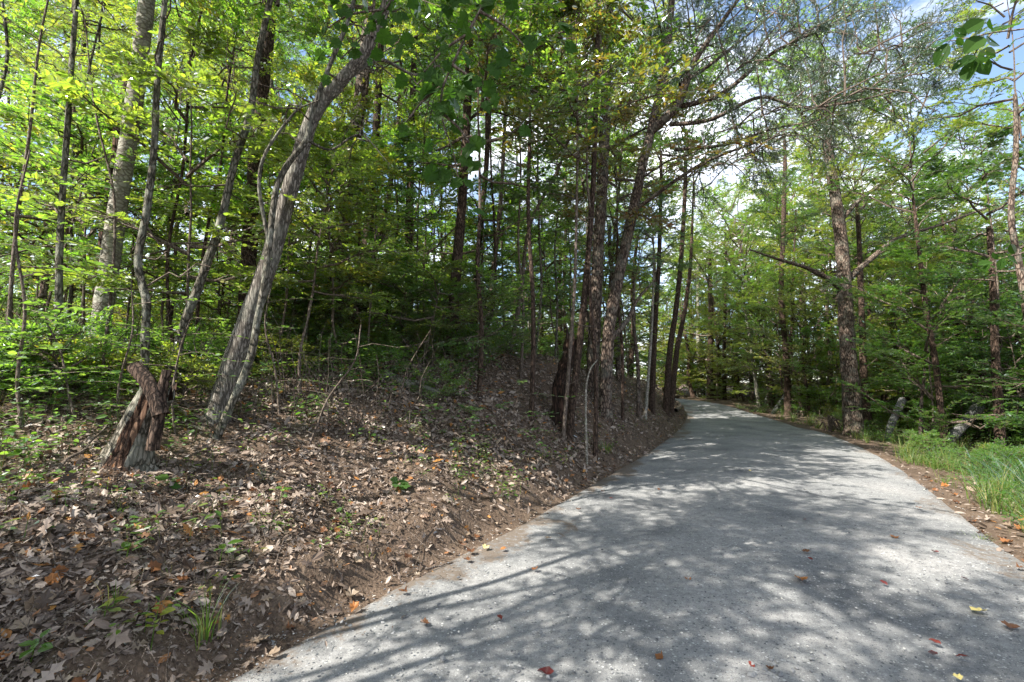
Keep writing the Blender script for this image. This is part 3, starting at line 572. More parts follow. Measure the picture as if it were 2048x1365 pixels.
for px_, py_, D_, s_, r_ in [(1390, 90, 12, .55, (0, .5, 1)), (1500, 20, 11, .5, (0, .8, 2)), (1480, 150, 11, .5, (.3, 1.0, 0)), (1620, 70, 10.5, .5, (0, 1.0, .5)), (1560, 220, 10.5, .5, (0, 1.2, 0)),
                               (1700, 200, 9.6, .5, (.2, 1.2, .3)), (1570, 275, 10.5, .45, (0, 1.1, 0)), (1330, 60, 12.5, .6, (0, 0, 1)), (1440, 330, 11, .4, (0, 1.2, 0)), (1780, 100, 9.5, .45, (0, 1.2, .4))]:
    p_ = at(px_, py_, D_); c = link('needle_crown', PIN, LPINE); c.location = Vector(p_)-LPINE.location-Vector((math.sin(r_[1])*math.cos(r_[2]), math.sin(r_[1])*math.sin(r_[2]), math.cos(r_[1])))*3.2*s_; c.scale = (s_,)*3; c.rotation_euler = r_
for i, (px, D, w, lb) in enumerate([
    ([(1290,830),(1296,760),(1302,680),(1306,600)], 15.5, 7, 'pale thin stem nearest the road edge where the bank ends'),
    ([(1303,800),(1308,700),(1312,620),(1318,520),(1322,380)], 17, 12, 'sunlit reddish trunk, left of the cluster at the bend'),
    ([(1330,780),(1340,700),(1352,620),(1362,520),(1370,380)], 19, 13, 'dark trunk leaning right in the cluster at the bend'),
    ([(1340,785),(1354,700),(1368,630),(1380,540)], 20, 12, 'thinner dark trunk crossing at the right of the cluster at the bend')]):
    tree('bend_tree', lb, 'tree', px, D, w, B_BROWN if i else B_BIRCH, [UND[0], CAN_D[0], CAN[1], CAN_D[1]][i], [.9, .8, .8, .8][i], top=7+i*1.5, twigs=4, group='trees where the bank ends')
# right side
for i, (px, D, w, lb, m, cm) in enumerate([
    ([(1398,790),(1397,730),(1396,660),(1396,560)], 46, 10, 'pale sunlit trunk at the far end of the road', B_BIRCH, CAN_Y[0]),
    ([(1420,800),(1420,730),(1421,660),(1420,540)], 41, 13, 'darker trunk just right of the pale one at the far end of the road', B_BROWN, CAN_Y[1]),
    ([(1386,790),(1384,730),(1383,660),(1382,600)], 50, 7, 'slim trunk left of the pale one at the far end of the road', B_BIRCH, CAN[0]),
    ([(1449,800),(1448,720),(1450,640),(1452,540)], 38, 8, 'thin reddish trunk right of the far pair', B_BROWN, CAN_Y[0]),
    ([(1518,812),(1508,740),(1500,680),(1490,620)], 32, 7, 'thin pale trunk leaning left above the far road edge', B_BIRCH, CAN_Y[1])]):
    tree('roadside_tree', lb, 'tree', px, D, w, m, cm, .95, top=8.5, twigs=4, group='trees along the far right edge of the road')
tree('forked_tree', 'dark trunk forking at its foot into two thin stems right of the far road', 'tree', [(1576,830),(1574,760),(1570,690),(1562,600),(1566,480),(1570,330)], 26, 13, B_BROWN, CAN[0], .9, top=12, twigs=8, limbs=[([(1574,745),(1584,660),(1586,560),(1592,420)], 10, .5, 6)])
OAK, _ = tree('roadside_oak', 'tall straight trunk right of the road with two long spreading side limbs', 'tree', [(1706,850),(1700,760),(1692,640),(1686,520),(1672,400),(1656,300),(1648,180)], 16.5, 33, B_PINE, CAN[0], .85, taper=.45, top=11, twigs=10,
     limbs=[([(1690,585),(1660,560),(1610,535),(1560,520),(1500,500)], 13, -.5, 10), ([(1692,562),(1740,520),(1790,480),(1880,450),(1990,410)], 13, .6, 12),
            ([(1684,440),(1720,400),(1790,350),(1880,280),(1950,230)], 9, 1, 12)])
for px_, py_, D_, s_, m_ in [(1560, 440, 16, .42, CAN[0]), (1820, 400, 17, .5, CAN[0]), (1720, 330, 16.5, .55, CAN_Y[0]), (1930, 330, 17.3, .45, CAN[1]), (1620, 300, 16.5, .45, CAN[1])]:
    p_ = at(px_, py_, D_); c = link('crown', m_, OAK); c.location = Vector(p_)-OAK.location-Vector((0, 0, 3.2*s_)); c.scale = (s_,)*3; c.rotation_euler = (0, 0, px_)
tree('roadside_tree', 'thin light brown trunk just behind the tall right-hand trunk', 'tree', [(1736,840),(1728,760),(1724,640),(1718,480)], 19, 15, B_BROWN, CAN_Y[1], .8, top=9, twigs=6)
tree('roadside_tree', 'slanting dark thin trunk in the thicket right of the tall trunk', 'tree', [(1885,860),(1870,720),(1852,620),(1838,500)], 14, 12, B_BROWN, CAN_D[1], .7, top=8, twigs=6)
tree('roadside_tree', 'dark trunk wrapped in vine leaves near the right edge', 'tree', [(1998,880),(1996,800),(1990,700),(1985,560)], 13, 18, B_BROWN, UND_D[0], 1.3, top=5.5, twigs=6)
tree('roadside_tree', 'bent trunk at the very right edge, high over the thicket', 'tree', [(2062,800),(2056,640),(2036,520),(2022,430),(2032,300)], 11.5, 15, B_PINE, CAN_Y[0], .7, top=7, twigs=5)

# ------------------------------------------------------------------ background trees
LAND = [(60,'the thin far left stem'),(235,'the pale smooth trunk'),(410,'the mottled leaning stem'),(560,'the thick leaning grey trunk'),(700,'the rough dark grey trunk'),(860,'the slim buttressed trunk'),(960,'the arching-limbed middle trunk'),(1080,'the rotten snag'),(1200,'the pair of pines'),(1330,'the cluster at the bend'),(1430,'the far end of the road'),(1570,'the low-forked trunk'),(1700,'the tall right-hand trunk'),(1850,'the slanting thicket trunk'),(1990,'the vine-wrapped trunk')]
def where(x): return min(LAND, key=lambda a: abs(a[0]-x))[1]
def simple_tree(x, y, h, w, m, cm, s, lab, grp, name='forest_tree', lean=0, seed=0, cin=.35, nt=5):
    z = hz(x, y); g = np.random.default_rng(seed)
    o = empty(name, (x, y, z)); tag(o, lab, 'tree', grp)
    lx, ly = g.normal(0, .05*h+lean, 2)
    k = 6; ts = np.linspace(0, 1, k); pts = np.stack([lx*ts**1.3+np.cumsum(g.normal(0, .012*h, k)), ly*ts**1.3+np.cumsum(g.normal(0, .012*h, k)), ts*h], -1); pts[0] = (0, 0, -.25)
    me = trunk_mesh('trunk', list(pts), list(np.linspace(w/2, w/2*.5, k)), m, 8, .08, True, seed=seed); link('trunk', me, o)
    if nt:
        link('dead_twigs', branchlets(pts, nt, seed, (.5, 1.8)).mesh('dead_twigs', [B_TWIG]), o)['kind'] = 'stuff'
    c = link('crown', cm, o); c.location = tuple(pts[-1]-np.array([0, 0, 7.5*s*cin])); c.scale = (s, s, s*g.uniform(.85, 1.1)); c.rotation_euler = (g.normal(0, .08), g.normal(0, .08), g.uniform(0, 6.28))
    return o
def pick(g, L_): return L_[int(g.integers(len(L_)))]
g = np.random.default_rng(5); n = 0; placed = []
def clear(x, y, m=1.0):
    a, _ = sdist(LE, [x], [y]); b, _ = sdist(RE, [x], [y]); return a[0] > m or -b[0] > m
# left woods beyond the near trees, rows of increasing distance
for (D0, D1, cnt) in ((10.5, 15, 7), (15, 22, 10), (22, 34, 13), (34, 52, 14)):
    for i in range(cnt):
        D = g.uniform(D0, D1); px = -180+(i+g.random())*1620/cnt; x = (px-1024)/F*D
        if not clear(x, D, 1.5) or any((x-a)**2+(D-b)**2 < 1.0 for a, b in placed): continue
        placed.append((x, D)); near = D < 20
        cm = pick(g, [CAN[0], CAN[1], CAN_Y[0], CAN_Y[1], CAN[0], CAN_D[1]] if D < 30 else [CAN_Y[0], CAN_Y[1], CAN[0]])
        simple_tree(x, D, g.uniform(5, 11), g.uniform(.10, .24), pick(g, [B_BROWN, B_PINE, B_MOSS]), cm, g.uniform(.55, .8),
                    f"{'slender shaded trunk' if near else 'distant trunk'} {'behind' if D < 26 else 'far behind'} {where(px)}", 'woodland trees behind the left bank', seed=1000+n, nt=5 if near else 3); n += 1
# right woods
for (D0, D1, cnt) in ((14, 20, 7), (20, 30, 12), (30, 50, 16)):
    for i in range(cnt):
        D = g.uniform(D0, D1); px = 1560+(i+g.random())*760/cnt if D < 30 else 1390+(i+g.random())*900/cnt; x = (px-1024)/F*D
        if not clear(x, D, 2.0): continue
        cm = pick(g, [CAN[0], CAN[1], CAN_Y[0], CAN_D[0], PINW] if D < 30 else [CAN_Y[0], CAN[1], PINW])
        simple_tree(x, D, g.uniform(2.5, 5.5), g.uniform(.12, .28), pick(g, [B_BROWN, B_PINE]), cm, g.uniform(.6, .9),
                    f"{'leafy tree in the thicket' if D < 26 else 'pale-topped tree far back'} behind {where(px)}", 'woodland trees right of the road', seed=2000+n, cin=.5, nt=4); n += 1
for i, (px, D, h, s_) in enumerate([(1180,19,7,.8),(1260,24,8,.9),(1240,17,6,.6),(1120,22,7,.8),(1300,30,9,1),(1190,28,9,1),(1345,36,9,1.0),(1385,44,9,1.1),(1425,48,9,1.1),(1465,43,8,1.1),(1500,37,7,1),(1540,42,9,1.1),(1545,31,6,.9),
        (1600,30,8,1),(1650,25,7,.9),(1640,36,9,1.1),(1700,30,7,1),(1760,24,6,.85),(1780,34,9,1.1),(1820,19,5,.7),(1850,27,7,1),(1900,22,5.5,.85),(1930,32,8,1.1),(1960,17,4.5,.7),(1990,26,6,.95),(2040,21,5,.85),(2060,30,7,1),(2100,16,4.5,.7),(1730,42,8,1.2),(1900,42,8,1.2)]):
    x = (px-1024)/F*D
    if not clear(x, D, 1.2): continue
    simple_tree(x, D, h, .16+.006*D, [B_PINE, B_BROWN][i % 2], [CAN[0], CAN_Y[1], CAN[1], CAN_D[0], CAN_Y[0]][i % 5], s_, f"{['full-crowned','yellow-green','tall leafy','darker leafy','bushy-topped'][i % 5]} tree {'near' if D < 25 else 'well beyond'} {where(px)}", 'leafy trees around the road bend and behind the right verge', seed=5000+i, cin=.45, nt=3)
for i in range(26):
    D = g.uniform(19, 32); px = -150+(i+g.random())*1400/26; x = (px-1024)/F*D
    if not clear(x, D, 2): continue
    simple_tree(x, D, g.uniform(9, 14)+D*.2, .18, pick(g, [B_PINE, B_BROWN]), pick(g, [CAN[0], CAN_Y[1], CAN[1], CAN_Y[0]]), g.uniform(1.0, 1.35), f"tall {'leafy' if i % 2 else 'high-crowned'} tree {'behind' if D < 22 else 'far behind'} {where(px)}", 'tall canopy trees of the left woods', seed=6000+i, cin=.4, nt=4)
for i, (px, D, h, s_) in enumerate([(1560, 29, 4.5, .9), (1530, 32, 4.5, .9), (1485, 37, 5, .95), (1440, 42, 5, 1.0), (1400, 47, 5, 1.1), (1610, 24, 4, .8)]):
    simple_tree((px-1024)/F*D, D, h, .16, B_BROWN, CAN_Y[i % 2], s_, f"bright yellow-green tree leaning over the road near {where(px)}", 'bright trees over the far road', seed=6500+i, cin=.5, nt=3)
for i in range(16):
    D = g.uniform(17, 33); px = 1500+(i+g.random())*640/16; x = (px-1024)/F*D
    if not clear(x, D, 2.0): continue
    simple_tree(x, D, g.uniform(6, 9)+D*.14, .2, pick(g, [B_PINE, B_BROWN]), pick(g, [CAN[0], CAN[1], CAN_Y[0], CAN[0], PIN]), g.uniform(.9, 1.25), f"tall {'spreading' if i % 2 else 'upright'} tree standing high above {where(px)}", 'tall trees right of the road', seed=7000+i, cin=.5, nt=4)
for i in range(18):
    D = g.uniform(40, 60); px = 1230+(i+g.random())*620/18; x = (px-1024)/F*D
    if not clear(x, D, 3.0): continue
    simple_tree(x, D, g.uniform(8, 20), .35, B_BROWN, pick(g, [CAN_Y[0], CAN_Y[1], CAN[0]]), g.uniform(1.6, 2.1), f"{'yellow-green' if i % 2 else 'fresh green'} tall tree far off beyond {where(px)}", 'tall trees closing the view beyond the bend', seed=7500+i, cin=.6, nt=3)
for i in range(34):
    D = g.uniform(6.8, 15); px = -40+(i+g.random())*1290/34; x = (px-1024)/F*D
    if not clear(x, D, 1.8): continue
    simple_tree(x, D, g.uniform(5, 9), g.uniform(.045, .085), pick(g, [B_TWIG, B_BROWN, B_MOSS]), pick(g, UND+UND_Y[:2]), g.uniform(.4, .65), f"slim pole-like {'grey' if i % 2 else 'brown'} stem {'close to' if D < 10 else 'back behind'} {where(px)}", 'slim stems on the left bank', seed=8000+i, cin=.25, nt=6)
for i in range(14):
    D = g.uniform(30, 44); px = 620+(i+g.random())*720/14; x = (px-1024)/F*D
    if clear(x, D, 2.5): simple_tree(x, D, g.uniform(4, 8), .2, B_BROWN, CAN_Y[i % 2] if i % 3 else CAN[0], g.uniform(1.2, 1.5), f"low-crowned leafy tree filling the background behind {where(px)}", 'background trees behind the bank crest', seed=8500+i, cin=.6, nt=3)
# unseen trees added outside the frame so their crowns shade bank and road
for i, (x, y, h, s) in enumerate([(-12, -4, 8, .8), (-4.7, -1.9, 6.5, .45), (-6.4, -4, 9, .55), (-5.2, -2.8, 5.2, .42), (-5.6, -5.5, 8.5, .55), (-5.0, -.6, 8.5, .5), (-4.2, 1.2, 7, .45), (-4.6, 2.6, 8.2, .45), (-6.2, .2, 8.6, .5), (-5.6, 3.9, 9, .45), (-4.1, .6, 4.6, .3), (-6, -3, 8, .6), (-9, -8, 7, .8), (-7.5, -1.2, 9.5, .5), (8.5, .5, 5, .7), (12, -3, 6, .8)]):
    simple_tree(x, y, h, .11, B_PINE, CAN[i % 2], s, 'unseen broadleaf tree added beside the camera to cast shade', 'unseen shade trees added beside the camera', seed=3000+i)

# ------------------------------------------------------------------ understory and shrubs
def plant(name, x, y, me, s, lab, cat, grp, g, tilt=.08, part='crown', stem=0.0, m=B_TWIG):
    z = hz(x, y); o = empty(name, (x, y, z-.03), g.uniform(0, 6.28)); tag(o, lab, cat, grp)
    if stem:
        pts = [(0, 0, -.15), (g.normal(0, .04), g.normal(0, .04), stem*.5), (g.normal(0, .08), g.normal(0, .08), stem)]
        link('trunk', trunk_mesh('trunk', pts, [.012+.012*s]*2+[.008+.01*s], m, 7, .05, False, seed=int(x*10) & 255), o)
        off = pts[-1]
    else: off = (0, 0, 0)
    c = link(part, me, o); c.location = off; c.scale = (s, s, s*g.uniform(.85, 1.15)); c.rotation_euler = (g.normal(0, tilt), g.normal(0, tilt), 0)
    return o
g = np.random.default_rng(9)
und_n = 0
for (D0, D1, cnt, s0, s1) in ((6.5, 9, 14, .7, 1.0), (9, 13, 14, .7, 1.1), (13, 19, 13, .9, 1.3), (19, 28, 18, 1.1, 1.6), (28, 42, 20, 1.5, 2.2)):
    for i in range(cnt):
        D = g.uniform(D0, D1); px = -120+(i+g.random())*(1430 if D > 9 else 900)/cnt; x = (px-1024)/F*D
        if not clear(x, D, 2.2 if D < 12 else 1.5): continue
        me = pick(g, [UND[0], UND[1], UND[2], UND_Y[0], UND_Y[2]]) if D < 13 else pick(g, [UND_Y[0], UND_Y[1], UND[2], UND[0]])
        plant('understory_tree', x, D, me, g.uniform(s0, s1), f"leafy {'young tree' if D < 13 else 'understory tree well back'} {'beside' if D < 9 else 'behind'} {where(px)}", 'young tree', 'young trees in the left woods', g, stem=g.uniform(.3, 1.6)); und_n += 1
for (D0, D1, cnt, p0, p1) in ((11, 14, 8, 1800, 2250), (14, 20, 20, 1680, 2250), (20, 28, 24, 1560, 2250), (28, 42, 26, 1420, 2250)):
    for i in range(cnt):
        D = g.uniform(D0, D1); px = p0+(i+g.random())*(p1-p0)/cnt; x = (px-1024)/F*D
        if not clear(x, D, 3.6 if D < 22 else 2.6): continue
        me = pick(g, [UND[0], UND[1], UND_D[2], UND_Y[0], UND_D[0]]) if D < 20 else pick(g, [UND_Y[0], UND_Y[1], UND[2]])
        plant('understory_tree', x, D, me, g.uniform(.8, 1.3), f"leafy young tree {'in the thicket' if D < 20 else 'well back'} near {where(px)}", 'young tree', 'young trees right of the road', g, stem=g.uniform(.1, .6))
for i in range(28):
    px = 470+i*27+g.uniform(-15, 15); D = g.uniform(8.2, 11.5); x = (px-1024)/F*D
    if clear(x, D, 2.3): plant('understory_tree', x, D, pick(g, [UND[0], UND[1], UND_Y[1], UND_D[1]]), g.uniform(.45, .7), f"low leafy sapling on the bank crest {'left' if i % 2 else 'right'} of {where(px)}", 'young tree', 'low saplings on the bank crest', g, stem=.15)
# far end of the road: sunlit yellow green wall of leaves
for i, (px, D, s) in enumerate([(1345, 50, 1.6), (1365, 46, 1.4), (1300, 44, 1.6), (1330, 40, 1.2), (1375, 54, 2), (1405, 47, 1.6), (1440, 42, 1.6), (1470, 38, 1.4), (1500, 34, 1.3)]):
    x = (px-1024)/F*D
    plant('understory_tree', x, D, UND_Y[i % 3], s, f"bushy yellow-green tree closing the view near {where(px)}", 'young tree', 'sunlit trees closing the far end of the road', g, stem=.2)
for i in range(26):
    D = g.uniform(27, 38); px = -60+(i+g.random())*1400/26; x = (px-1024)/F*D
    if clear(x, D, 2.5): plant('woodland_shrub', x, D, [SHR_Y[0], SHR_Y[1], SHR[0]][i % 3], g.uniform(2.2, 3.2), f"tall {'yellow-green' if i % 3 < 2 else 'green'} bush in the background behind {where(px)}", 'bush', 'background bushes in the left woods', g, part='foliage')
# shrubs: bank crest, left slope, right verge
sh_n = 0
def shrub_row(D0, D1, cnt, p0, p1, s0, s1, set_, lab, grp, m=1.2):
    global sh_n
    for i in range(cnt):
        D = g.uniform(D0, D1); px = p0+(i+g.random())*(p1-p0)/cnt; x = (px-1024)/F*D
        if not clear(x, D, m): continue
        plant('shrub', x, D, pick(g, set_), g.uniform(s0, s1), f"{lab} {where(px)}", 'shrub', grp, g, part='foliage', tilt=.15); sh_n += 1
shrub_row(4.6, 7, 15, -60, 420, .4, .65, [SHR[0], SHR[1], SHR_Y[1]], 'small leafy bush among the near trunks by', 'small bushes on the near left slope', 2.2)
shrub_row(7, 11, 24, 480, 1230, .4, .7, [SHR[0], SHR[1], SHR_Y[0]], 'small leafy shrub on the bank crest by', 'shrubs on the bank crest', 1.9)
shrub_row(6.5, 14, 46, 1700, 2150, .35, .6, SHR+[SHR_Y[1]], 'low weedy bush on the right verge by', 'low bushes on the right verge', .9)
shrub_row(15, 30, 30, 1450, 1900, .5, .8, SHR+[SHR_Y[1]], 'low roadside bush by', 'low bushes along the right edge farther on', 1.2)
shrub_row(11, 16, 24, -50, 1300, .7, 1.2, SHR+SHR_Y, 'leafy shrub in the undergrowth behind', 'shrubs in the left undergrowth', 2.2)
shrub_row(16, 26, 26, -50, 1380, .9, 1.6, SHR+SHR_Y, 'leafy shrub far behind', 'shrubs far back in the left undergrowth', 2)
shrub_row(8, 11, 8, 1830, 2120, .6, .9, [SHR_D[0], SHR_D[1], SHR[0]], 'shrub in the right verge thicket in front of', 'shrubs in the right verge', 4.2)
shrub_row(12, 18, 30, 1730, 2200, .8, 1.2, SHR+SHR_D, 'leafy shrub in the right thicket around', 'shrubs in the right thicket', 3.6)
shrub_row(16, 24, 16, 1570, 2200, .9, 1.3, SHR+SHR_Y, 'leafy shrub behind the old posts near', 'shrubs behind the old posts', 3.4)
shrub_row(24, 38, 22, 1400, 2100, .9, 1.4, SHR+SHR_Y, 'sunlit shrub far along the road near', 'shrubs far along the road', 1.8)
# left foreground leafy saplings with leaves of their own
def leafy_sapling(label, pxs, D, nl, lm, leaf=.085, T=T_OVAL, spread=(.5, .45), seed=0, name='leafy_sapling', cat='sapling', wst=5, mdl=None, br=9, up=.15, grp=None):
    """pxs: stem pixels from base; leaves are objects of their own on side twigs"""
    g = np.random.default_rng(seed); pts = [at(x, y, D) for x, y in pxs]; z = hz(pts[0][0], pts[0][1]); pts[0][2] = z-.03
    org = np.array([pts[0][0], pts[0][1], z]); o = empty(name, tuple(org)); tag(o, label, cat, grp)
    st = trunk_mesh('stem', pts, list(np.linspace(wst*D/F/2, wst*D/F/5, len(pts))), B_TWIG, 6, .05, False, seed=seed); localise(st, org); link('stem', st, o)
    B = smooth_poly(np.array(pts), 8); kk = np.linspace(len(B)*.25, len(B)-1, br).astype(int)
    az = np.arange(br)*2.4+g.normal(0, .3, br); d = nrm(np.stack([np.cos(az), np.sin(az)*.7, up+g.normal(0, .1, br)], -1)); Lb = g.uniform(*sorted(spread), br)*1.3
    tk = np.linspace(0, 1, 5); P = B[kk][:, None]+d[:, None]*(tk[None, :, None]*Lb[:, None, None]); P[..., 2] -= .2*Lb[:, None]*tk[None]**2
    P[:, 1:] += g.normal(0, .015, (br, 4, 3))
    mb = MB(); mb.add(*tubes(P, np.full((br, 1), .004)*(1.2-tk[None]*.8), 4)); tm = mb.mesh('twigs', [B_TWIG]); localise(tm, org); tag(link('twigs', tm, o), kind='stuff')
    mes = []
    for v in range(3):
        V0, P0 = T; V = V0.copy(); V[:, 2] += g.normal(0, .02, len(V)); mes.append(make_mesh('leaf', V, P0, [lm], False))
    from mathutils import Matrix
    for i in range(nl):
        b = i % br; s_ = .2+.8*((i//br+g.random())/max(nl//br, 1)); s_ = min(s_, 1); fi = s_*4; a = min(int(fi), 3)
        p = P[b, a]*(1-(fi-a))+P[b, a+1]*(fi-a)
        perp = np.array([-d[b][1], d[b][0], 0]); sd = 1 if (i//br) % 2 else -1
        ld = nrm(d[b]+perp*sd*g.uniform(.5, 1.4)+g.normal(0, .15, 3)+np.array([0, 0, -.15])); nn = nrm(np.array([0, 0, 1.])+g.normal(0, .3, 3))
        sv = nrm(np.cross(nn, ld)); n2 = np.cross(ld, sv); sz = leaf*g.uniform(.65, 1.2)
        lf = link('leaf', mes[i % 3], o); pp = p-org+ld*.012
        lf.matrix_local = Matrix(((ld[0]*sz, sv[0]*sz, n2[0]*sz, pp[0]), (ld[1]*sz, sv[1]*sz, n2[1]*sz, pp[1]), (ld[2]*sz, sv[2]*sz, n2[2]*sz, pp[2]), (0, 0, 0, 1)))
    return o
for i, (lb, pxs, D, nl, lm, lf, sp, wst) in enumerate([
    ('leafy sapling with broad pointed leaves filling the left edge', [(40,900),(35,760),(50,620),(30,450),(60,300)], 4.4, 200, M_LEAF, .085, (.5, .9), 8),
    ('low spreading sapling with long drooping leaves in front of the pale smooth trunk', [(150,900),(140,800),(120,700),(90,640)], 4.6, 130, M_LEAF, .09, (.45, .8), 6),
    ('young leafy stem between the pale trunk and the sawn stump', [(230,860),(240,760),(265,660),(262,560)], 4.8, 120, M_LEAF, .08, (.35, .7), 5),
    ('sapling with shiny leaves at the foot of the crooked slender trunk', [(350,880),(345,790),(360,700),(380,640)], 4.9, 110, M_LEAF, .075, (.35, .65), 5),
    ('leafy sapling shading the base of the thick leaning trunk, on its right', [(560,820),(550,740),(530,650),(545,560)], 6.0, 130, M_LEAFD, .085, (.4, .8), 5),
    ('tall yellow-green sapling high at the left edge', [(20,700),(30,480),(60,260),(80,80),(110,-60)], 5.0, 220, M_LEAFY, .085, (.6, 1.0), 8),
    ('tall sapling with bright leaves above the stump', [(210,700),(230,420),(190,220),(170,40)], 5.6, 200, M_LEAFY, .085, (.6, 1.0), 6),
    ('small green sapling with layered fans of leaves on the shaded bank', [(1010,900),(1015,860),(1030,820),(1040,770)], 7.6, 150, M_LEAFD, .085, (.4, .8), 4),
    ('second layered sapling lower on the shaded bank, darker and broader leaved', [(920,880),(915,850),(905,810)], 7.2, 80, M_LEAFD, .10, (.3, .6), 4),
    ('spindly pale stem curving up from the middle of the leaf-strewn bank', [(600,960),(618,890),(655,800),(710,720),(722,650)], 5.6, 14, M_LEAF, .06, (.3, .6), 6)]):
    leafy_sapling(lb, pxs, D, nl, lm, lf, spread=sp, seed=400+i, wst=wst, br=16 if nl > 150 else 11)

# ------------------------------------------------------------------ pine foliage over the road, white pine, turning maple
def add_crown_at(name, label, cat, px, py, D, me, s, rot=(0, 0, 0), m=B_PINE, w=.08):
    p = at(px, py, D); z = hz(p[0], p[1]); o = empty(name, (p[0], p[1], z)); tag(o, label, cat)
    h = p[2]-z; pts = [(0, 0, -.2), (.05, 0, h*.35), (-.04, .03, h*.7), (0, 0, h+.05)]
    link('trunk', trunk_mesh('trunk', pts, [w, w*.9, w*.8, w*.7], m, 8, .06, True, seed=int(px)), o)
    c = link('crown', me, o); c.location = (0, 0, h); c.scale = (s,)*3; c.rotation_euler = rot; return o
add_crown_at('white_pine', 'soft bright green white pine with low shelf-like boughs beside the road bend', 'tree', 1268, 570, 14.5, PINW, .5, (0, .25, 0), w=.07)
add_crown_at('turning_maple', 'maple with orange-brown turning leaves hanging over the middle of the bank', 'tree', 1180, 420, 9.5, UND_O[0], 1.25, (0, 0, 2), m=B_BROWN, w=.05)
add_crown_at('turning_maple', 'maple with dull bronze-green leaves right of the orange-brown one', 'tree', 1235, 470, 12.8, UND_O[1], 1.3, (0, 0, 2), m=B_BROWN, w=.05)
add_crown_at('understory_maple', 'dark green maple crowding the top centre behind the hanging maple branch', 'tree', 960, 430, 8.6, UND_D[0], 1.3, (0, 0, 1), m=B_BROWN, w=.05)
add_crown_at('turning_maple', 'maple with golden leaves high above the middle of the bank', 'tree', 1060, 260, 9, UND_O[2], .9, (0, 0, 3), m=B_BROWN, w=.05)


# dense wall of woods far behind, down to the ground
g = np.random.default_rng(77)
for i in range(46):
    px = -150+i*50+g.uniform(-15, 15); D = g.uniform(44, 62); x = (px-1024)/F*D
    if not clear(x, D, 3): continue
    plant('woodland_tree', x, D, pick(g, [CAN_Y[0], CAN_Y[1], CAN[0], CAN_Y[0]]), g.uniform(1.1, 1.7), f"tree at the woods' far edge behind {where(px)}", 'tree', 'trees at the far edge of the woods', g, part='crown')
    plant('woodland_shrub', x+1.5, D-4, pick(g, [SHR[0], SHR_Y[0], SHR_Y[1]]), g.uniform(3.0, 4.2), f"broad bush far back behind {where(px)}", 'bush', 'bushes at the far edge of the woods', g, part='foliage')

# ------------------------------------------------------------------ sawn, split stump
p = ground_hit(248, 925); D = float(p[1]); org = np.array([p[0], p[1], hz(p[0], p[1])])
st = empty('split_stump', tuple(org)); tag(st, 'split rotten stump with orange heartwood and a sawn stub, on the left bank', 'stump')
def stump_mesh():
    g = np.random.default_rng(3); n = 26; hgt = 150*D/F; zs = np.linspace(-.15, hgt, n); sd = 36; a = np.arange(sd)*2*math.pi/sd
    Rz = np.interp(zs, [-.15, 0, .15, hgt*.6, hgt], [.27, .21, .17, .145, .13])
    lean = .26*np.clip(zs/hgt, 0, 1)
    front = np.exp(-((np.angle(np.exp(1j*(a-rad(-78)))))/.45)**2)
    rr = Rz[:, None]*(1+.10*np.sin(a*4+1)[None]*np.exp(-zs/.2)[:, None]+.10*vnoise(np.cos(a)[None]*2.2+4, zs[:, None]*3, .3)*2+.05*vnoise(np.cos(a)[None]*9, zs[:, None]*2+np.sin(a)[None]*7, .3)*2)
    rr *= 1-front[None]*.22*(1+.6*vnoise(a[None]*30, zs[:, None]*1.2, 1.))
    V = np.stack([rr*np.cos(a)+lean[:, None], rr*np.sin(a), np.repeat(zs[:, None], sd, 1)], -1)
    V[-1, :, 2] += g.uniform(-.16, .07, sd); V[-2, :, 2] += g.uniform(-.06, .02, sd)
    idx = np.arange(n*sd).reshape(n, sd); nx = np.roll(idx, -1, 1)
    q = np.stack([idx[:-1], nx[:-1], nx[1:], idx[1:]], -1).reshape(-1, 4)
    mi = np.tile((front > .42).astype(int), n-1)
    mb = MB(); mb.V = [V.reshape(-1, 3)]; mb.n = n*sd; mb.P = [q[mi == 0], q[mi == 1]]; mb.M = [np.zeros((mi == 0).sum()), np.ones((mi == 1).sum())]
    c = V[-1].mean(0)-np.array([0, 0, .12]); ring = V[-1]
    mb.add(np.vstack([ring, c]), [np.stack([np.arange(sd), (np.arange(sd)+1) % sd, np.full(sd, sd)], -1)], 1)
    return mb.mesh('trunk', [B_MOSS, B_DEAD], True)
link('trunk', stump_mesh(), st)
def seg(nm, pxs, D, w, m, par, org, taper=.8, sides=12, cap=None):
    pts = [at(x, y, D) for x, y in pxs]; r = list(np.linspace(w*D/F/2, w*D/F/2*taper, len(pts)))
    me = trunk_mesh(nm, pts, r, m, sides, .06, False, seed=int(w*7)); localise(me, org); o = link(nm, me, par)
    if cap:
        d = nrm(pts[-1]-pts[-2]); s_ = nrm(np.cross(d, [0, 0, 1.])); u = np.cross(s_, d); a = np.arange(14)*2*math.pi/14
        P = pts[-1]+d*.004+r[-1]*1.0*(np.cos(a)[:, None]*s_+np.sin(a)[:, None]*u)
        cm = make_mesh('cut_face', np.vstack([P, pts[-1]+d*.006])-org, [np.stack([np.arange(14), (np.arange(14)+1) % 14, np.full(14, 14)], -1)], [cap]); link('cut_face', cm, o)
    return o
M_CUT = bark('sawn_wood', (.10,.075,.055), (.20,.16,.12), (.32,.27,.21), 1, 14, .3)
seg('stub', [(322,830),(312,795),(296,765),(268,733)], D-.12, 30, B_BROWN, st, org, .9, cap=M_CUT)
seg('limb', [(305,900),(318,830),(322,790),(334,740)], D-.1, 24, B_BROWN, st, org, .7)

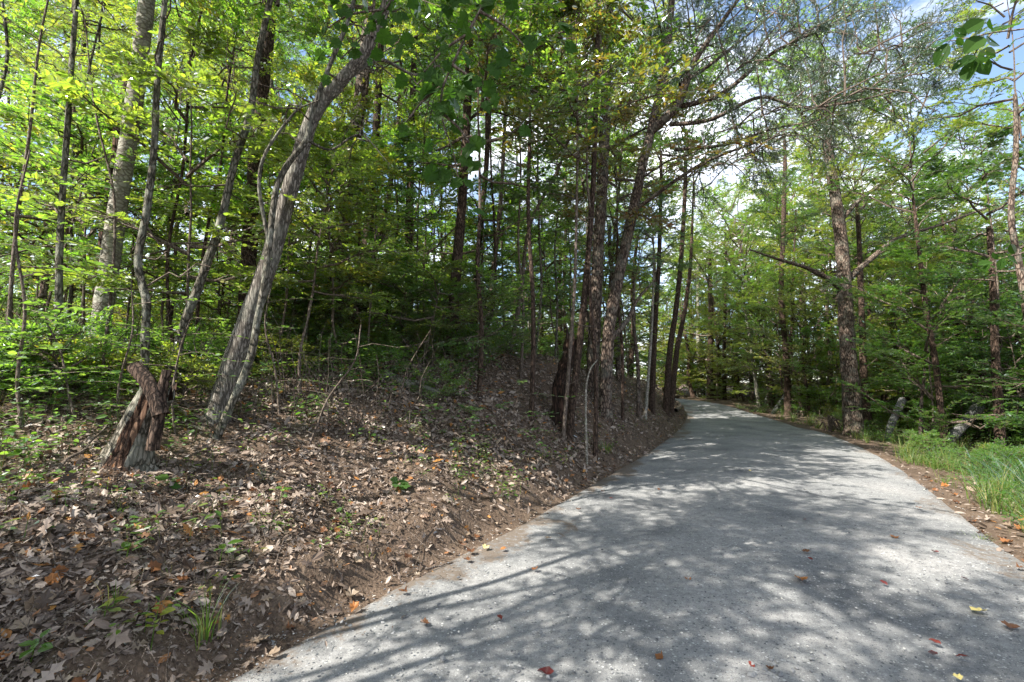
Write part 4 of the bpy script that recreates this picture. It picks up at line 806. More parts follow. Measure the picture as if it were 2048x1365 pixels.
# ------------------------------------------------------------------ litter, twigs, ground plants, gravel
def terr_normal(x, y, e=.05):
    dx = (height(x+e, y, False)-height(x-e, y, False))/(2*e); dy = (height(x, y+e, False)-height(x, y-e, False))/(2*e)
    return nrm(np.stack([-dx, -dy, np.ones_like(dx)], -1))
def scatter(n, g, D0, D1, side, fn):
    """points spread evenly over the picture; fn gives the chance of keeping one by distance from the road edge"""
    D = D0*(D1/D0)**g.random(n); x = g.uniform(-1.3, 1.3, n)*D
    sL, t = sdist(LE, x, D); sR, _ = sdist(RE, x, D); sv = sL if side == 'L' else -sR
    k = g.random(n) < fn(sv, x, D); return x[k], D[k], sv[k]
def flat_leaves(name, T, x, y, g, size, m, lift=.012, tilt=.35, label=None):
    nn = nrm(terr_normal(x, y)+g.normal(0, tilt, (len(x), 3))); a = g.uniform(0, 6.28, len(x)); d = np.stack([np.cos(a), np.sin(a), 0*a], -1)
    d = nrm(d-nn*(d*nn).sum(-1, keepdims=True)); z = height(x, y)+lift*g.uniform(.3, 1.8, len(x)); s_ = size*np.clip(np.exp(g.normal(-.15, .38, len(x))), .3, 1.9)
    mb = MB(); mb.add(*place_leaves(T, np.stack([x, y, z], -1), d, nn, s_, s_*g.uniform(.5, 1.1, len(x))))
    o = link(name, mb.mesh(name, [m])); tag(o, label, None, kind='stuff'); return o
g = np.random.default_rng(21)
fl = lambda s, x, y: np.where(s > 0, np.clip(.06+s*.9, 0, 1)*np.clip(.45+1.6*(vnoise(x, y, .55)+.5), .25, 1), 0)
x, y, _ = scatter(95000, g, 1.6, 16, 'L', fl)
flat_leaves('leaf_litter', (np.array([[0,0,0],[.35,-.26,.10],[.75,-.2,.02],[1,0,.14],[.7,.22,.06],[.3,.24,.12]]), [np.array([[0,1,2],[0,2,3],[0,3,4],[0,4,5]])]), x, y, g, .062, M_LITTER, .02, .6, 'brown dry leaves covering the left bank')
x, y, _ = scatter(9000, g, 1.6, 7, 'L', fl)
flat_leaves('lobed_leaf_litter', T_OAK, x, y, g, .095, M_LITTER, .028, .4, 'brown lobed leaves lying among the litter on the left bank')
x, y, _ = scatter(45000, g, 1.6, 7, 'L', lambda s, x, y: np.where(s > -.25, .8, 0))
flat_leaves('litter_fragments', T4, x, y, g, .028, M_LITTER, .012, .6, 'crumbled leaf fragments on the left bank and road edge')
x, y, _ = scatter(90000, g, 7, 28, 'L', lambda s, x, y: np.where((s > -.05) & (s < 3.2), .9, 0))
flat_leaves('bend_leaf_litter', T4, x, y, g, .095, M_LITTER, .03, .6, 'dry leaves on the cut bank towards the bend')
x, y, _ = scatter(60000, g, 6, 17, 'L', fl)
flat_leaves('bank_leaf_litter', T4, x, y, g, .085, M_LITTER, .03, .6, 'brown dry leaves covering the upper bank')
x, y, _ = scatter(26000, g, 16, 45, 'L', fl)
flat_leaves('far_leaf_litter', T4, x, y, g, .14, M_LITTER, .03, .4, 'dry leaves on the woodland floor')
x, y, _ = scatter(2600, g, 1.7, 14, 'L', lambda s, x, y: np.where((s < 0) & (s > -1.2), np.exp(s/.3), 0))
flat_leaves('road_edge_leaves', T6, x, y, g, .055, M_LITTER, .06, .4, 'small dry leaves blown against the left road edge')
x, y, _ = scatter(30000, g, 3, 26, 'R', lambda s, x, y: np.where(s > -.15, np.exp(-np.abs(s-.35)/.5), 0))
flat_leaves('verge_leaf_litter', T6, x, y, g, .085, M_LITTER, .012, .35, 'dry brown leaves along the right edge of the road')
x, y, _ = scatter(20000, g, 5, 30, 'R', lambda s, x, y: np.where(s > .8, .7, 0))
flat_leaves('far_verge_litter', T4, x, y, g, .12, M_LITTER, .02, .35, 'dry leaves under the right thicket')

def sticks(n, g, fn, D0, D1, ln, r, side='L'):
    x, y, _ = scatter(n, g, D0, D1, side, fn); n = len(x); a = g.uniform(0, 6.28, n); L_ = g.uniform(*ln, n); K = 5; tk = np.linspace(-.5, .5, K)
    px = x[:, None]+np.cos(a)[:, None]*tk*L_[:, None]+np.cumsum(g.normal(0, .03, (n, K)), 1)*L_[:, None]; py = y[:, None]+np.sin(a)[:, None]*tk*L_[:, None]+np.cumsum(g.normal(0, .03, (n, K)), 1)*L_[:, None]
    pz = height(px, py, False)+.02+np.abs(g.normal(0, .025, (n, K)))
    return tubes(np.stack([px, py, pz], -1), (r*(.5+L_[:, None]))*(1.1-np.linspace(0, .8, K)[None]), 4)
mb = MB(); mb.add(*sticks(2600, g, lambda s, x, y: np.where(s > .2, .8, 0), 1.8, 14, (.12, .7), .004)); tag(link('litter_twigs', mb.mesh('litter_twigs', [B_TWIG])), 'thin dead twigs strewn through the leaf litter', kind='stuff')
# dead upright stems and brush on the crest
x, y, _ = scatter(3400, g, 5.5, 17, 'L', lambda s, x, y: np.where((s > 1.7) & (s < 9), np.clip(vnoise(x, y, 1.2)*2+.35, 0, 1), 0))
n = len(x); K = 6; tk = np.linspace(0, 1, K); hh = g.uniform(.4, 1.5, n); lean = g.normal(0, .35, (n, 2)); P = np.zeros((n, K, 3))
P[..., 0] = x[:, None]+lean[:, :1]*hh[:, None]*tk**1.6; P[..., 1] = y[:, None]+lean[:, 1:]*hh[:, None]*tk**1.6; P[..., 2] = height(x, y)[:, None]-.02+hh[:, None]*tk*(1-.35*tk*np.abs(lean[:, :1]))
P[:, 1:] += g.normal(0, .03, (n, K-1, 3)); mb = MB(); mb.add(*tubes(P, .0045*hh[:, None]*(1.3-tk)[None]+.0012, 3)); tag(link('brush', mb.mesh('brush', [B_TWIG])), 'tangle of thin dead stems on the bank crest', kind='stuff')

def seedlings(name, n, D0, D1, side, fn, T, leaf, m, label, nl=6, hgt=(.05, .2), tilt=.35):
    x, y, _ = scatter(n, g, D0, D1, side, fn); n = len(x); hh = g.uniform(*hgt, n); z = height(x, y)
    a = (np.arange(nl)*2.4)[None]+g.uniform(0, 6.28, (n, 1)); fr = np.linspace(.45, 1, nl)[None]*np.ones((n, 1)); rr = g.uniform(.01, .05, (n, nl))+hh[:, None]*.25*(1.2-fr)
    top = g.normal(0, .15, (n, 2))*hh[:, None]
    pos = np.stack([x[:, None]+top[:, :1]*fr+np.cos(a)*rr, y[:, None]+top[:, 1:]*fr+np.sin(a)*rr, z[:, None]+hh[:, None]*fr], -1)
    d = np.stack([np.cos(a), np.sin(a), g.normal(.0, .25, (n, nl))], -1); nn = nrm(np.array([0, 0, 1.])+g.normal(0, tilt, (n, nl, 3)))
    mb = MB(); mb.add(*place_leaves(T, pos.reshape(-1, 3), d.reshape(-1, 3), nn.reshape(-1, 3), (leaf*g.uniform(.5, 1.25, (n, nl))).ravel()), 0)
    P = np.stack([np.stack([x, y, z-.02], -1), np.stack([x+top[:, 0]*.5, y+top[:, 1]*.5, z+hh*.5], -1), np.stack([x+top[:, 0], y+top[:, 1], z+hh], -1)], 1)
    mb.add(*tubes(P, np.full((n, 3), .002)*np.array([1.3, 1, .6]), 3), 1)
    return tag(link(name, mb.mesh(name, [m, M_GRASS])), label, kind='stuff')
left = lambda s, x, y: np.where(s > .35, np.clip(.10+.9*(vnoise(x, y, .8)+.1)+.10*np.clip(-x-1.5, 0, 6), 0, 1), 0)
seedlings('seedlings', 3400, 1.7, 12, 'L', left, T6, .05, M_LEAF, 'small green seedlings scattered through the left leaf litter')
seedlings('cut_bank_weeds', 5200, 6, 30, 'L', lambda s, x, y: np.where((s > .25) & (s < 3.5), np.clip(.35+1.6*vnoise(x, y, 1.1), 0, 1), 0), T6, .06, M_LEAF, 'small green weeds on the cut bank towards the bend', 8, (.06, .32))
seedlings('broad_seedlings', 300, 2.2, 9, 'L', left, T_OVAL, .075, M_LEAFD, 'broader leaved green seedlings on the left bank', 5)
seedlings('woodland_undergrowth', 8000, 7, 26, 'L', lambda s, x, y: np.where(s > 2.4, .8, 0), T6, .10, M_LEAF, 'low green undergrowth on the woodland floor', 9, (.15, .8))
seedlings('left_slope_undergrowth', 1600, 3.6, 9, 'L', lambda s, x, y: np.where((s > 2.4) & (x < -2.4), .7, 0), T6, .075, M_LEAF, 'low green leafy plants on the left slope among the trunks', 9, (.12, .45))
seedlings('verge_weeds', 5200, 4, 30, 'R', lambda s, x, y: np.where(s > .3, np.clip(.35+.6*s, 0, 1), 0), T6, .055, M_LEAF, 'low leafy weeds along the right verge', 14, (.1, .6))
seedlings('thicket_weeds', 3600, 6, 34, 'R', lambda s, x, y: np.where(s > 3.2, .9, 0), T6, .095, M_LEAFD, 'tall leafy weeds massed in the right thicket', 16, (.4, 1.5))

def grass_blades(x, y, nb, hgt, w, spread, g, lean=.5, z=None):
    n = len(x); z = height(x, y) if z is None else z
    a = g.uniform(0, 6.28, (n, nb)); r = np.abs(g.normal(0, spread, (n, nb))); bx = x[:, None]+np.cos(a)*r; by = y[:, None]+np.sin(a)*r
    hh = hgt[:, None]*g.uniform(.45, 1.15, (n, nb)); a2 = a+g.normal(0, .6, a.shape); ln = hh*np.abs(g.normal(lean, .25, a.shape)); K = 5; tk = np.linspace(0, 1, K)
    P = np.stack([bx[..., None]+np.cos(a2)[..., None]*ln[..., None]*tk**2, by[..., None]+np.sin(a2)[..., None]*ln[..., None]*tk**2, z[:, None, None]-.02+hh[..., None]*(tk-.42*tk**3*np.clip(ln/hh, 0, 1.2)[..., None])], -1).reshape(-1, K, 3)
    t = a2.ravel()+g.normal(0, .5, n*nb)+math.pi/2; wv = np.stack([np.cos(t), np.sin(t), 0*t], -1)[:, None]*(w*g.uniform(.6, 1.3, n*nb))[:, None, None]*np.array([.8, 1, .85, .55, .06])[None, :, None]
    V = np.stack([P-wv, P+wv], 2); M = len(P); idx = np.arange(M*K*2).reshape(M, K, 2)
    q = np.stack([idx[:, :-1, 0], idx[:, :-1, 1], idx[:, 1:, 1], idx[:, 1:, 0]], -1).reshape(-1, 4); return V.reshape(-1, 3), [q]
x, y, _ = scatter(3600, g, 3.8, 30, 'R', lambda s, x, y: np.where((s > .3) & (s < 6), np.clip(.65+1.3*vnoise(x, y, 1.5), 0, 1), 0))
mb = MB(); mb.add(*grass_blades(x, y, 26, g.uniform(.2, .8, len(x)), .0045, .08, g)); tag(link('verge_grass', mb.mesh('verge_grass', [M_GRASS])), 'long wispy grass along the right verge', kind='stuff')
x, y, _ = scatter(240, g, 26, 60, 'R', lambda s, x, y: np.where((s > -.1) & (s < 3), .9, 0))
mb = MB(); mb.add(*grass_blades(x, y, 40, g.uniform(.15, .4, len(x)), .012, .25, g)); tag(link('far_verge_grass', mb.mesh('far_verge_grass', [M_GRASS])), 'short bright grass beside the far end of the road', kind='stuff')
x, y, _ = scatter(260, g, 1.8, 14, 'L', lambda s, x, y: np.where((s > .3) & (s < 2.5), np.clip(2.2*vnoise(x, y, .9)+.1, 0, 1), 0))
mb = MB(); mb.add(*grass_blades(x, y, 8, g.uniform(.08, .22, len(x)), .0025, .03, g)); tag(link('bank_grass', mb.mesh('bank_grass', [M_GRASS])), 'sparse thin grass blades poking through the left litter', kind='stuff')
def tuft(label, px, py, nb, h, w, sp, m, lean=.6, name='grass_tuft'):
    p = ground_hit(px, py); z = hz(p[0], p[1]); mb = MB(); mb.add(*grass_blades(np.zeros(1), np.zeros(1), nb, np.array([h]), w, sp, g, lean, z=np.zeros(1)))
    o = link(name, mb.mesh(name, [m])); o.location = (p[0], p[1], z); tag(o, label, 'grass tuft'); return o
tuft('arching green grass tuft growing at the foot of the left bank, nearest the camera', 410, 1285, 26, .42, .0045, .05, M_GRASS, .5)
tuft('pale green grass tuft at the bank foot where the road narrows', 1212, 905, 60, .38, .005, .10, M_GRASS, .8)
tuft('large blue-green grass clump in front of the thickest leaning post', 2000, 985, 110, .95, .007, .16, M_GRASSB, .7)
tuft('blue-green grass clump arching at the right edge above the verge', 2075, 1010, 110, .9, .007, .16, M_GRASSB, .7)
tuft('small bright grass tuft among orange leaves on the right verge', 1960, 1085, 40, .14, .003, .07, M_GRASS, .8)
tuft('tall thin grass clump between the two nearest leaning posts', 1850, 930, 80, .6, .004, .16, M_GRASS, .5)
tuft('dry grass clump beside the root mound on the right verge', 1690, 862, 70, .5, .005, .15, M_GRASS, .5)

# pebbles: one low irregular stone shape per pebble
ico_v = []; t_ = (1+5**.5)/2
for a, b in ((-1, t_), (1, t_), (-1, -t_), (1, -t_)): ico_v += [(a, b, 0)]
for a, b in ((-1, t_), (1, t_), (-1, -t_), (1, -t_)): ico_v += [(0, a, b)]
for a, b in ((t_, -1), (t_, 1), (-t_, -1), (-t_, 1)): ico_v += [(a, 0, b)]
ico_v = np.array(ico_v)/math.hypot(1, t_)
ico_f = np.array([[0,11,5],[0,5,1],[0,1,7],[0,7,10],[0,10,11],[1,5,9],[5,11,4],[11,10,2],[10,7,6],[7,1,8],[3,9,4],[3,4,2],[3,2,6],[3,6,8],[3,8,9],[4,9,5],[2,4,11],[6,2,10],[8,6,7],[9,8,1]])
def pebbles(x, y, z, r, g):
    n = len(x); a = g.uniform(0, 6.28, n); V = ico_v[None]*(1+g.normal(0, .16, (n, 12, 1)))*np.stack([g.uniform(.8, 1.4, n), g.uniform(.7, 1.1, n), g.uniform(.4, .8, n)], -1)[:, None]*r[:, None, None]
    c, s_ = np.cos(a)[:, None], np.sin(a)[:, None]; X = V[..., 0]*c-V[..., 1]*s_; Y = V[..., 0]*s_+V[..., 1]*c
    return np.stack([X+x[:, None], Y+y[:, None], V[..., 2]+z[:, None]], -1).reshape(-1, 3), [(ico_f[None]+(np.arange(n)*12)[:, None, None]).reshape(-1, 3)]
n = 26000; D = 1.7*(12/1.7)**g.random(n); x = g.uniform(-1.2, 1.25, n)*D; sL, _ = sdist(LE, x, D); sR, _ = sdist(RE, x, D)
wgt = .36+.5*np.exp(-np.abs(sR)/.5)+.35*np.exp(-np.abs(sL)/.25)
k = (sL < .15) & (sR > -.1) & (g.random(n) < wgt); x, y = x[k], D[k]; r = .003+.0065*g.random(len(x))**3+.006*(g.random(len(x)) > .98)
mb = MB(); mb.add(*pebbles(x, y, roadz(y)+.035+vnoise(x, y, .5)*.012+vnoise(x, y, 1.7)*.03, r, g)); tag(link('loose_gravel', mb.mesh('loose_gravel', [M_STONE], False)), 'loose gravel scattered over the road', kind='stuff')
def surf(px, py):
    p = ground_hit(px, py); a = sdist(LE, [p[0]], [p[1]])[0][0]; b = sdist(RE, [p[0]], [p[1]])[0][0]
    if a < 0 and b > 0: r_ = raydir(px, py); t = (CAMZ-.03)/-r_[2] if r_[2] < 0 else 1; q_ = np.array([0, 0, CAMZ])+r_*t; return np.array([q_[0], q_[1], float(roadz(q_[1]))+.035])
    return np.array([p[0], p[1], float(height(np.array([p[0]]), np.array([p[1]]))[0])+.02])
for i in range(26):
    px, py = (g.normal(1545, 45), g.uniform(1318, 1362)) if i < 18 else [(766,1248),(684,1246),(700,1254),(690,1240),(1795,1148),(1125,1150),(885,1320),(1170,1198)][i-18]
    p = surf(px, py); mb = MB(); rr = g.uniform(.010, .02); mb.add(*pebbles(np.zeros(1), np.zeros(1), np.zeros(1), np.array([rr]), g))
    o = link('stone', mb.mesh('stone', [M_STONE])); o.location = (p[0], p[1], p[2]+rr*.2)
    tag(o, 'small grey stone in the cluster of stones at the bottom of the road' if i < 18 else ['pale flat stone on the shaded left edge of the road near the bottom','grey stone left of the pale flat one at the road edge','grey stone just below two others at the road edge','grey stone uppermost of three at the left road edge','lone pale stone on the shaded right half of the road','small stone in shade in the middle of the road','rounded stone on the sunlit patch low on the road','tan stone lying in the middle of the road'][i-18], 'stone', 'stones clustered at the bottom of the road' if i < 18 else 'single stones on the road')

# fallen leaves one can point at
def leaf_variants(T, m, nv, curl, g):
    out = []
    for v in range(nv):
        V0, P0 = T; V = V0.copy(); V[:, 0] -= .5; cu = curl*g.uniform(.5, 1.4)
        V[:, 2] += cu*(V[:, 1]**2*1.8+V[:, 0]**2*.9)+g.normal(0, .03+.05*cu, len(V)); V[:, 2] -= V[:, 2].min()
        out.append(make_mesh('fallen_leaf', V, P0, [m]))
    return out
LV = {k: leaf_variants(T, m, 3, c, g) for k, (T, m, c) in dict(orange=(T_MAPLE, M_ORANGE, .9), brown=(T_MAPLE, M_ORANGE, .5), tan=(T_MAPLE, M_TAN, .5), yellow=(T_MAPLE, M_YEL, .3), red=(T_OVAL, M_RED, .6), oak=(T_OAK, M_TAN, .5)).items()}
for i, (px, py, kind, sz, lb) in enumerate([
    (805,1186,'orange',.11,'curled orange leaf at the left road edge, on a sunlit patch'), (708,1218,'orange',.11,'curled tan-orange leaf at the left road edge left of the sunlit patch'),
    (850,1250,'brown',.10,'flat dark brown leaf in shade near the left road edge'), (578,1268,'orange',.09,'small orange leaf in the shade at the lower left of the road'),
    (1000,1238,'red',.09,'small dark red leaf at the rim of a sunlit patch low on the road'), (1071,1141,'orange',.09,'rust leaf on the shaded road right of the pale yellow leaf'),
    (942,1106,'orange',.14,'large crumpled orange leaf at the bank foot beside the pale yellow leaf'), (935,1122,'orange',.11,'crumpled orange leaf just below the large one at the bank foot'),
    (971,1097,'yellow',.12,'pale yellow lobed leaf at the left road edge'), (1006,1100,'brown',.09,'brown leaf just right of the pale yellow one'),
    (1096,1078,'tan',.11,'tan leaf in sunlight at the left road edge above the rust leaf'), (1090,1352,'red',.13,'crumpled dark red-brown leaf at the very bottom of the road'),
    (1318,1318,'orange',.08,'flat orange leaf in sunlight low in the middle of the road'), (1377,1161,'brown',.09,'curled reddish leaf in the middle of the road'),
    (1601,1161,'brown',.16,'largest brown leaf lying flat on the shaded road'), (1612,1105,'brown',.11,'dark brown leaf above the largest leaf on the road'),
    (1621,1120,'red',.07,'tiny dark red leaf just below the dark brown one'), (1500,943,'yellow',.09,'small yellow leaf far up the middle of the road'),
    (1838,1017,'brown',.11,'brown leaf near the right road edge by the verge litter'), (1788,1076,'brown',.12,'flat brown leaf on the right half of the road'),
    (1870,1107,'red',.09,'dark red leaf near the right road edge'), (1768,1168,'red',.08,'dull red leaf on the right half of the road below the flat brown one'),
    (1930,1160,'red',.09,'wine red leaf close to the right road edge'), (1955,1225,'yellow',.14,'pale yellow-brown leaf at the right side of the road'),
    (2020,1256,'brown',.13,'brown leaf at the lower right corner of the road'), (1870,1287,'red',.09,'dark red leaf low on the right of the road'),
    (1866,1313,'red',.09,'long red leaf just below the dark red one'), (1926,1317,'red',.09,'dark red leaf pointing down at the lower right'),
    (1157,1020,'brown',.10,'brown leaf in shade at the left road edge halfway up'), (1206,985,'orange',.09,'orange leaf at the left road edge in the narrowing stretch'),
    (1222,998,'red',.07,'small red leaf beside the orange one in the narrowing stretch'), (1318,980,'brown',.08,'dark leaf on a sunlit streak in the middle of the narrowing stretch'),
    (1610,981,'tan',.09,'tan leaf in the middle of the road beyond the dappled patches'), (1540,1340,'orange',.06,'orange leaf lying among the stone cluster'),
    (1503,1333,'red',.07,'dark red leaf left of the stone cluster'), (1915,1357,'yellow',.07,'yellow leaf at the bottom right of the road'),
    (2040,1138,'orange',.10,'orange leaf at the right edge of the picture'), (1611,1041,'red',.07,'small dark leaf on the shaded road above the dark brown one'),
    (265,1212,'tan',.10,'round pale tan leaf on the dark soil of the lower left bank'), (683,1052,'yellow',.07,'small yellow leaf on the left bank litter'), (545,1310,'tan',.12,'tan leaf at the bank foot by the bottom edge')]):
    p = surf(px, py); o = link('fallen_leaf', LV[kind][i % 3]); o.location = (p[0], p[1], p[2]+.004); o.scale = (sz*.72,)*3; o.rotation_euler = (g.normal(0, .2), g.normal(0, .2), g.uniform(0, 6.28)); tag(o, lb, 'leaf', 'fallen leaves on the road and its edges')
x, y, sv = scatter(1500, g, 1.9, 9, 'L', lambda s, x, y: np.where((s > -.1) & (s < 3.5), .9, 0)); x, y = x[:235], y[:235]
for i in range(len(x)):
    kd = ['orange', 'oak', 'tan', 'oak', 'oak', 'brown', 'tan', 'oak'][i % 8]; o = link('fallen_leaf', LV[kd][i % 3]); n_ = Vector(terr_normal(x[i:i+1], y[i:i+1])[0])
    o.location = (x[i], y[i], float(height(x[i:i+1], y[i:i+1])[0])+.03); o.rotation_euler = (n_+Vector(g.normal(0, .25, 3))).to_track_quat('Z', 'Y').to_euler(); s_ = g.uniform(.06, .105); o.scale = (s_,)*3
    tag(o, 'orange-brown dry leaf lying loose on top of the left bank litter' if kd in ('orange', 'brown') else 'tan dry leaf lying loose on top of the left bank litter', 'leaf', 'loose dry leaves on top of the left bank litter')
x, y, sv = scatter(600, g, 4, 9, 'R', lambda s, x, y: np.where((s > -.1) & (s < .9), .9, 0)); x, y = x[:45], y[:45]
for i in range(len(x)):
    o = link('fallen_leaf', LV['orange' if i % 3 else 'tan'][i % 3]); o.location = (x[i], y[i], float(height(x[i:i+1], y[i:i+1])[0])+.02); s_ = g.uniform(.08, .13); o.scale = (s_,)*3; o.rotation_euler = (g.normal(0, .3), g.normal(0, .3), g.uniform(0, 6.28))
    tag(o, 'rust-brown dry leaf lying on the right verge beside the road', 'leaf', 'dry leaves on the right verge')

# fallen sticks and a log
def ground_stick(label, a, b, wpx, m=B_TWIG, lift=.03, name='fallen_branch', cat='branch', forks=3, rise=0):
    p, q_ = ground_hit(*a), ground_hit(*b); K = 8; gg = np.random.default_rng(int(a[0])); tk = np.linspace(0, 1, K)
    P = p[None]*(1-tk[:, None])+q_[None]*tk[:, None]; ln = np.linalg.norm(q_-p); P[1:-1, :2] += gg.normal(0, .018*ln, (K-2, 2)); r0 = wpx*p[1]/F/2
    P[:, 2] = height(P[:, 0], P[:, 1], False)+lift+r0*.6+rise*tk; org = P[0].copy(); o = empty(name, tuple(org)); tag(o, label, cat)
    me = trunk_mesh('stem', list(P), list(np.linspace(r0, r0*.45, K)), m, 8, .08, False, seed=int(a[0])); localise(me, org); link('stem', me, o)
    if forks: b_ = branchlets(list(P), forks, int(a[0]), (.12, .45), .005, .2, .3).mesh('twigs', [m]); localise(b_, org); tag(link('twigs', b_, o), kind='stuff')
ground_stick('long bare fallen branch slanting across the slope left of the split stump', (60, 975), (215, 880), 9, rise=.1)
ground_stick('mossy rotten log lying along the bank crest at the middle', (770, 762), (880, 800), 24, B_MOSS, name='fallen_log', cat='log', forks=2)
ground_stick('thin pale stick lying across the sunlit litter at lower left', (205, 1078), (340, 1085), 5)
ground_stick('curved stick at the bottom left above the crumbling soil edge', (165, 1290), (300, 1300), 5)
ground_stick('short stick pointing at the road on the bare bank foot', (850, 1148), (905, 1136), 6, forks=0)
ground_stick('thin stick leaning up the bank below the thick leaning trunk', (340, 1000), (430, 905), 5)
ground_stick('bare branch hanging off the bank end over the road bend', (1318, 770), (1352, 828), 6, rise=.0)

# ------------------------------------------------------------------ leaning fence posts
for i, (b, t, w, lb) in enumerate([((1872,908),(1960,812),18,'thickest weathered post leaning far right in the grass, nearest the camera'), ((1773,880),(1806,798),13,'grey post with pale split top, second nearest, leaning right'),
    ((1690,858),(1720,790),8,'thin post slanting right in front of the tall right-hand trunk'), ((1597,825),(1625,788),7,'thin post leaning right left of the root mound'),
    ((1545,828),(1578,784),9,'post leaning right at the foot of the low-forked trunk'), ((1650,832),(1662,796),8,'short post standing behind the root mound'), ((1527,815),(1540,775),5,'smallest farthest post leaning right by the road edge')]):
    p = ground_hit(*b); D = p[1]; q_ = at(t[0], t[1], D+.15); org = np.array([p[0], p[1], hz(p[0], p[1])]); d = nrm(q_-org)
    me = trunk_mesh('fence_post', [org-d*.25, org, org*.6+q_*.4+g.normal(0, .02, 3), q_], [w*D/F/2*k for k in (.8, .85, 1, 1.1)], B_POST, 10, .07, False, jag=.05, seed=i+50); localise(me, org)
    o = link('fence_post', me); o.location = tuple(org); tag(o, lb, 'post', 'old leaning fence posts along the right verge')
# root mound
p = ground_hit(1655, 862); org = np.array([p[0], p[1], hz(p[0], p[1])]); o = empty('root_tangle', tuple(org)); tag(o, 'pale tangle of dead roots and stems heaped on the right verge', 'roots')
for i in range(9):
    a = g.uniform(0, 6.28); r1 = g.uniform(.3, .7); pts = [np.array([np.cos(a)*.1, np.sin(a)*.1, -.05]), np.array([np.cos(a)*r1*.4, np.sin(a)*r1*.4, g.uniform(.25, .6)]), np.array([np.cos(a)*r1*.8, np.sin(a)*r1*.8, g.uniform(.15, .5)]), np.array([np.cos(a)*r1*1.3, np.sin(a)*r1*1.3, -.02])]
    link('root', trunk_mesh('root', pts, [.03, .026, .02, .01], B_TWIG, 6, .1, False, seed=i), o)
m_ = branchlets([(0, 0, 0), (.1, 0, .3), (.0, .1, .6)], 22, 5, (.3, .9), .007, .6, .0).mesh('twigs', [B_TWIG]); tag(link('twigs', m_, o), kind='stuff')

# ------------------------------------------------------------------ leafy branches hanging close to the camera
from mathutils.geometry import tessellate_polygon
from mathutils import Matrix
def holed_leaf(name, m, holes, g, w=.5):
    ol = [(0, 0), (.08, -.12), (.25, -.24), (.48, -.29), (.72, -.23), (.9, -.1), (1, 0), (.9, .1), (.72, .23), (.48, .29), (.25, .24), (.08, .12)]
    loops = [[Vector((x, y*w/.5, 0)) for x, y in ol]]
    for hx, hy, hr in holes: loops.append([Vector((hx+hr*math.cos(-a)*g.uniform(.7, 1.2), hy+hr*math.sin(-a)*g.uniform(.7, 1.2), 0)) for a in np.arange(6)*math.pi/3])
    tr = tessellate_polygon(loops); V = np.array([v[:] for l in loops for v in l]); V[:, 2] = np.abs(V[:, 1])*.22-.15*(V[:, 0]-.4)**2
    return make_mesh(name, V, [np.array(tr)], [m])
def near_branch(name, label, twigs, leaves, D, m, wpx, T=None, seed=0):
    gg = np.random.default_rng(seed); org = at(twigs[0][0][0], twigs[0][0][1], D); o = empty(name, tuple(org)); tag(o, label, 'branch')
    for tw in twigs:
        pts = [at(x, y, D+.02*i) for i, (x, y) in enumerate(tw)]; me = trunk_mesh('twig', pts, list(np.linspace(wpx*D/F/2, wpx*D/F/5, len(pts))), B_TWIG, 6, .04, False, seed=1); localise(me, org); link('twig', me, o)
    if T is None: mes = [holed_leaf('leaf', m, h, gg) for h in ([], [(.4, .08, .05)], [(.6, -.1, .05), (.35, .1, .035)], [(.5, .05, .06), (.7, .05, .03), (.3, -.1, .03)])]
    else: mes = [make_mesh('leaf', T[0]+np.column_stack([np.zeros((len(T[0]), 2)), gg.normal(0, .03, len(T[0]))]), T[1], [m]) for _ in range(3)]
    for i, lf in enumerate(leaves):
        (bx, by), (tx, ty) = lf[0], lf[1]; dd = gg.normal(0, .12); a = at(bx, by, D+dd*.3); b = at(tx, ty, D+dd*.3+gg.normal(0, .02)); ld = b-a; sz = np.linalg.norm(ld); ld = ld/sz
        view = nrm(a-np.array([0, 0, CAMZ])); nn = nrm(-view*gg.uniform(.5, 1.)+np.array([0, 0, .6])+gg.normal(0, .35, 3)); sv = nrm(np.cross(nn, ld)); n2 = np.cross(ld, sv); pp = a-org
        ob = link('leaf', mes[i % len(mes)], o); wv = sv*sz*(1.0 if T is None else .9)
        ob.matrix_local = Matrix(((ld[0]*sz, wv[0], n2[0]*sz, pp[0]), (ld[1]*sz, wv[1], n2[1]*sz, pp[1]), (ld[2]*sz, wv[2], n2[2]*sz, pp[2]), (0, 0, 0, 1)))
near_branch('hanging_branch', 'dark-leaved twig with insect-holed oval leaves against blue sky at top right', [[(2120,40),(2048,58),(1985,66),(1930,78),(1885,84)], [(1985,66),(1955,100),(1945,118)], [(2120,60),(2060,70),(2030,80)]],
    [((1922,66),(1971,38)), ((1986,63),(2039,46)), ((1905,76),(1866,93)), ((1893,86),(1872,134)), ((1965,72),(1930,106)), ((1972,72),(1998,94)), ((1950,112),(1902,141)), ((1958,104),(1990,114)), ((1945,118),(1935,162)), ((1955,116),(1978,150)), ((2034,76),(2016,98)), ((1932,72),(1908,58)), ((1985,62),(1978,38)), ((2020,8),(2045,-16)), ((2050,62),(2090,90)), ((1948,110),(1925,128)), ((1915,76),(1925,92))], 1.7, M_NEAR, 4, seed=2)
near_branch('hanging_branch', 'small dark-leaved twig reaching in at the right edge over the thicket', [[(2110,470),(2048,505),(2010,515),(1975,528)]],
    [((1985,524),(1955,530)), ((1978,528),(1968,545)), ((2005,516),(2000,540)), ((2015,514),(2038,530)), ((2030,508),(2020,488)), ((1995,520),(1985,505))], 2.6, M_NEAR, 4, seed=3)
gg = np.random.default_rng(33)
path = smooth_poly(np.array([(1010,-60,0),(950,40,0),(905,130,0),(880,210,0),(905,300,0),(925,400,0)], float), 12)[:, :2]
lv = []
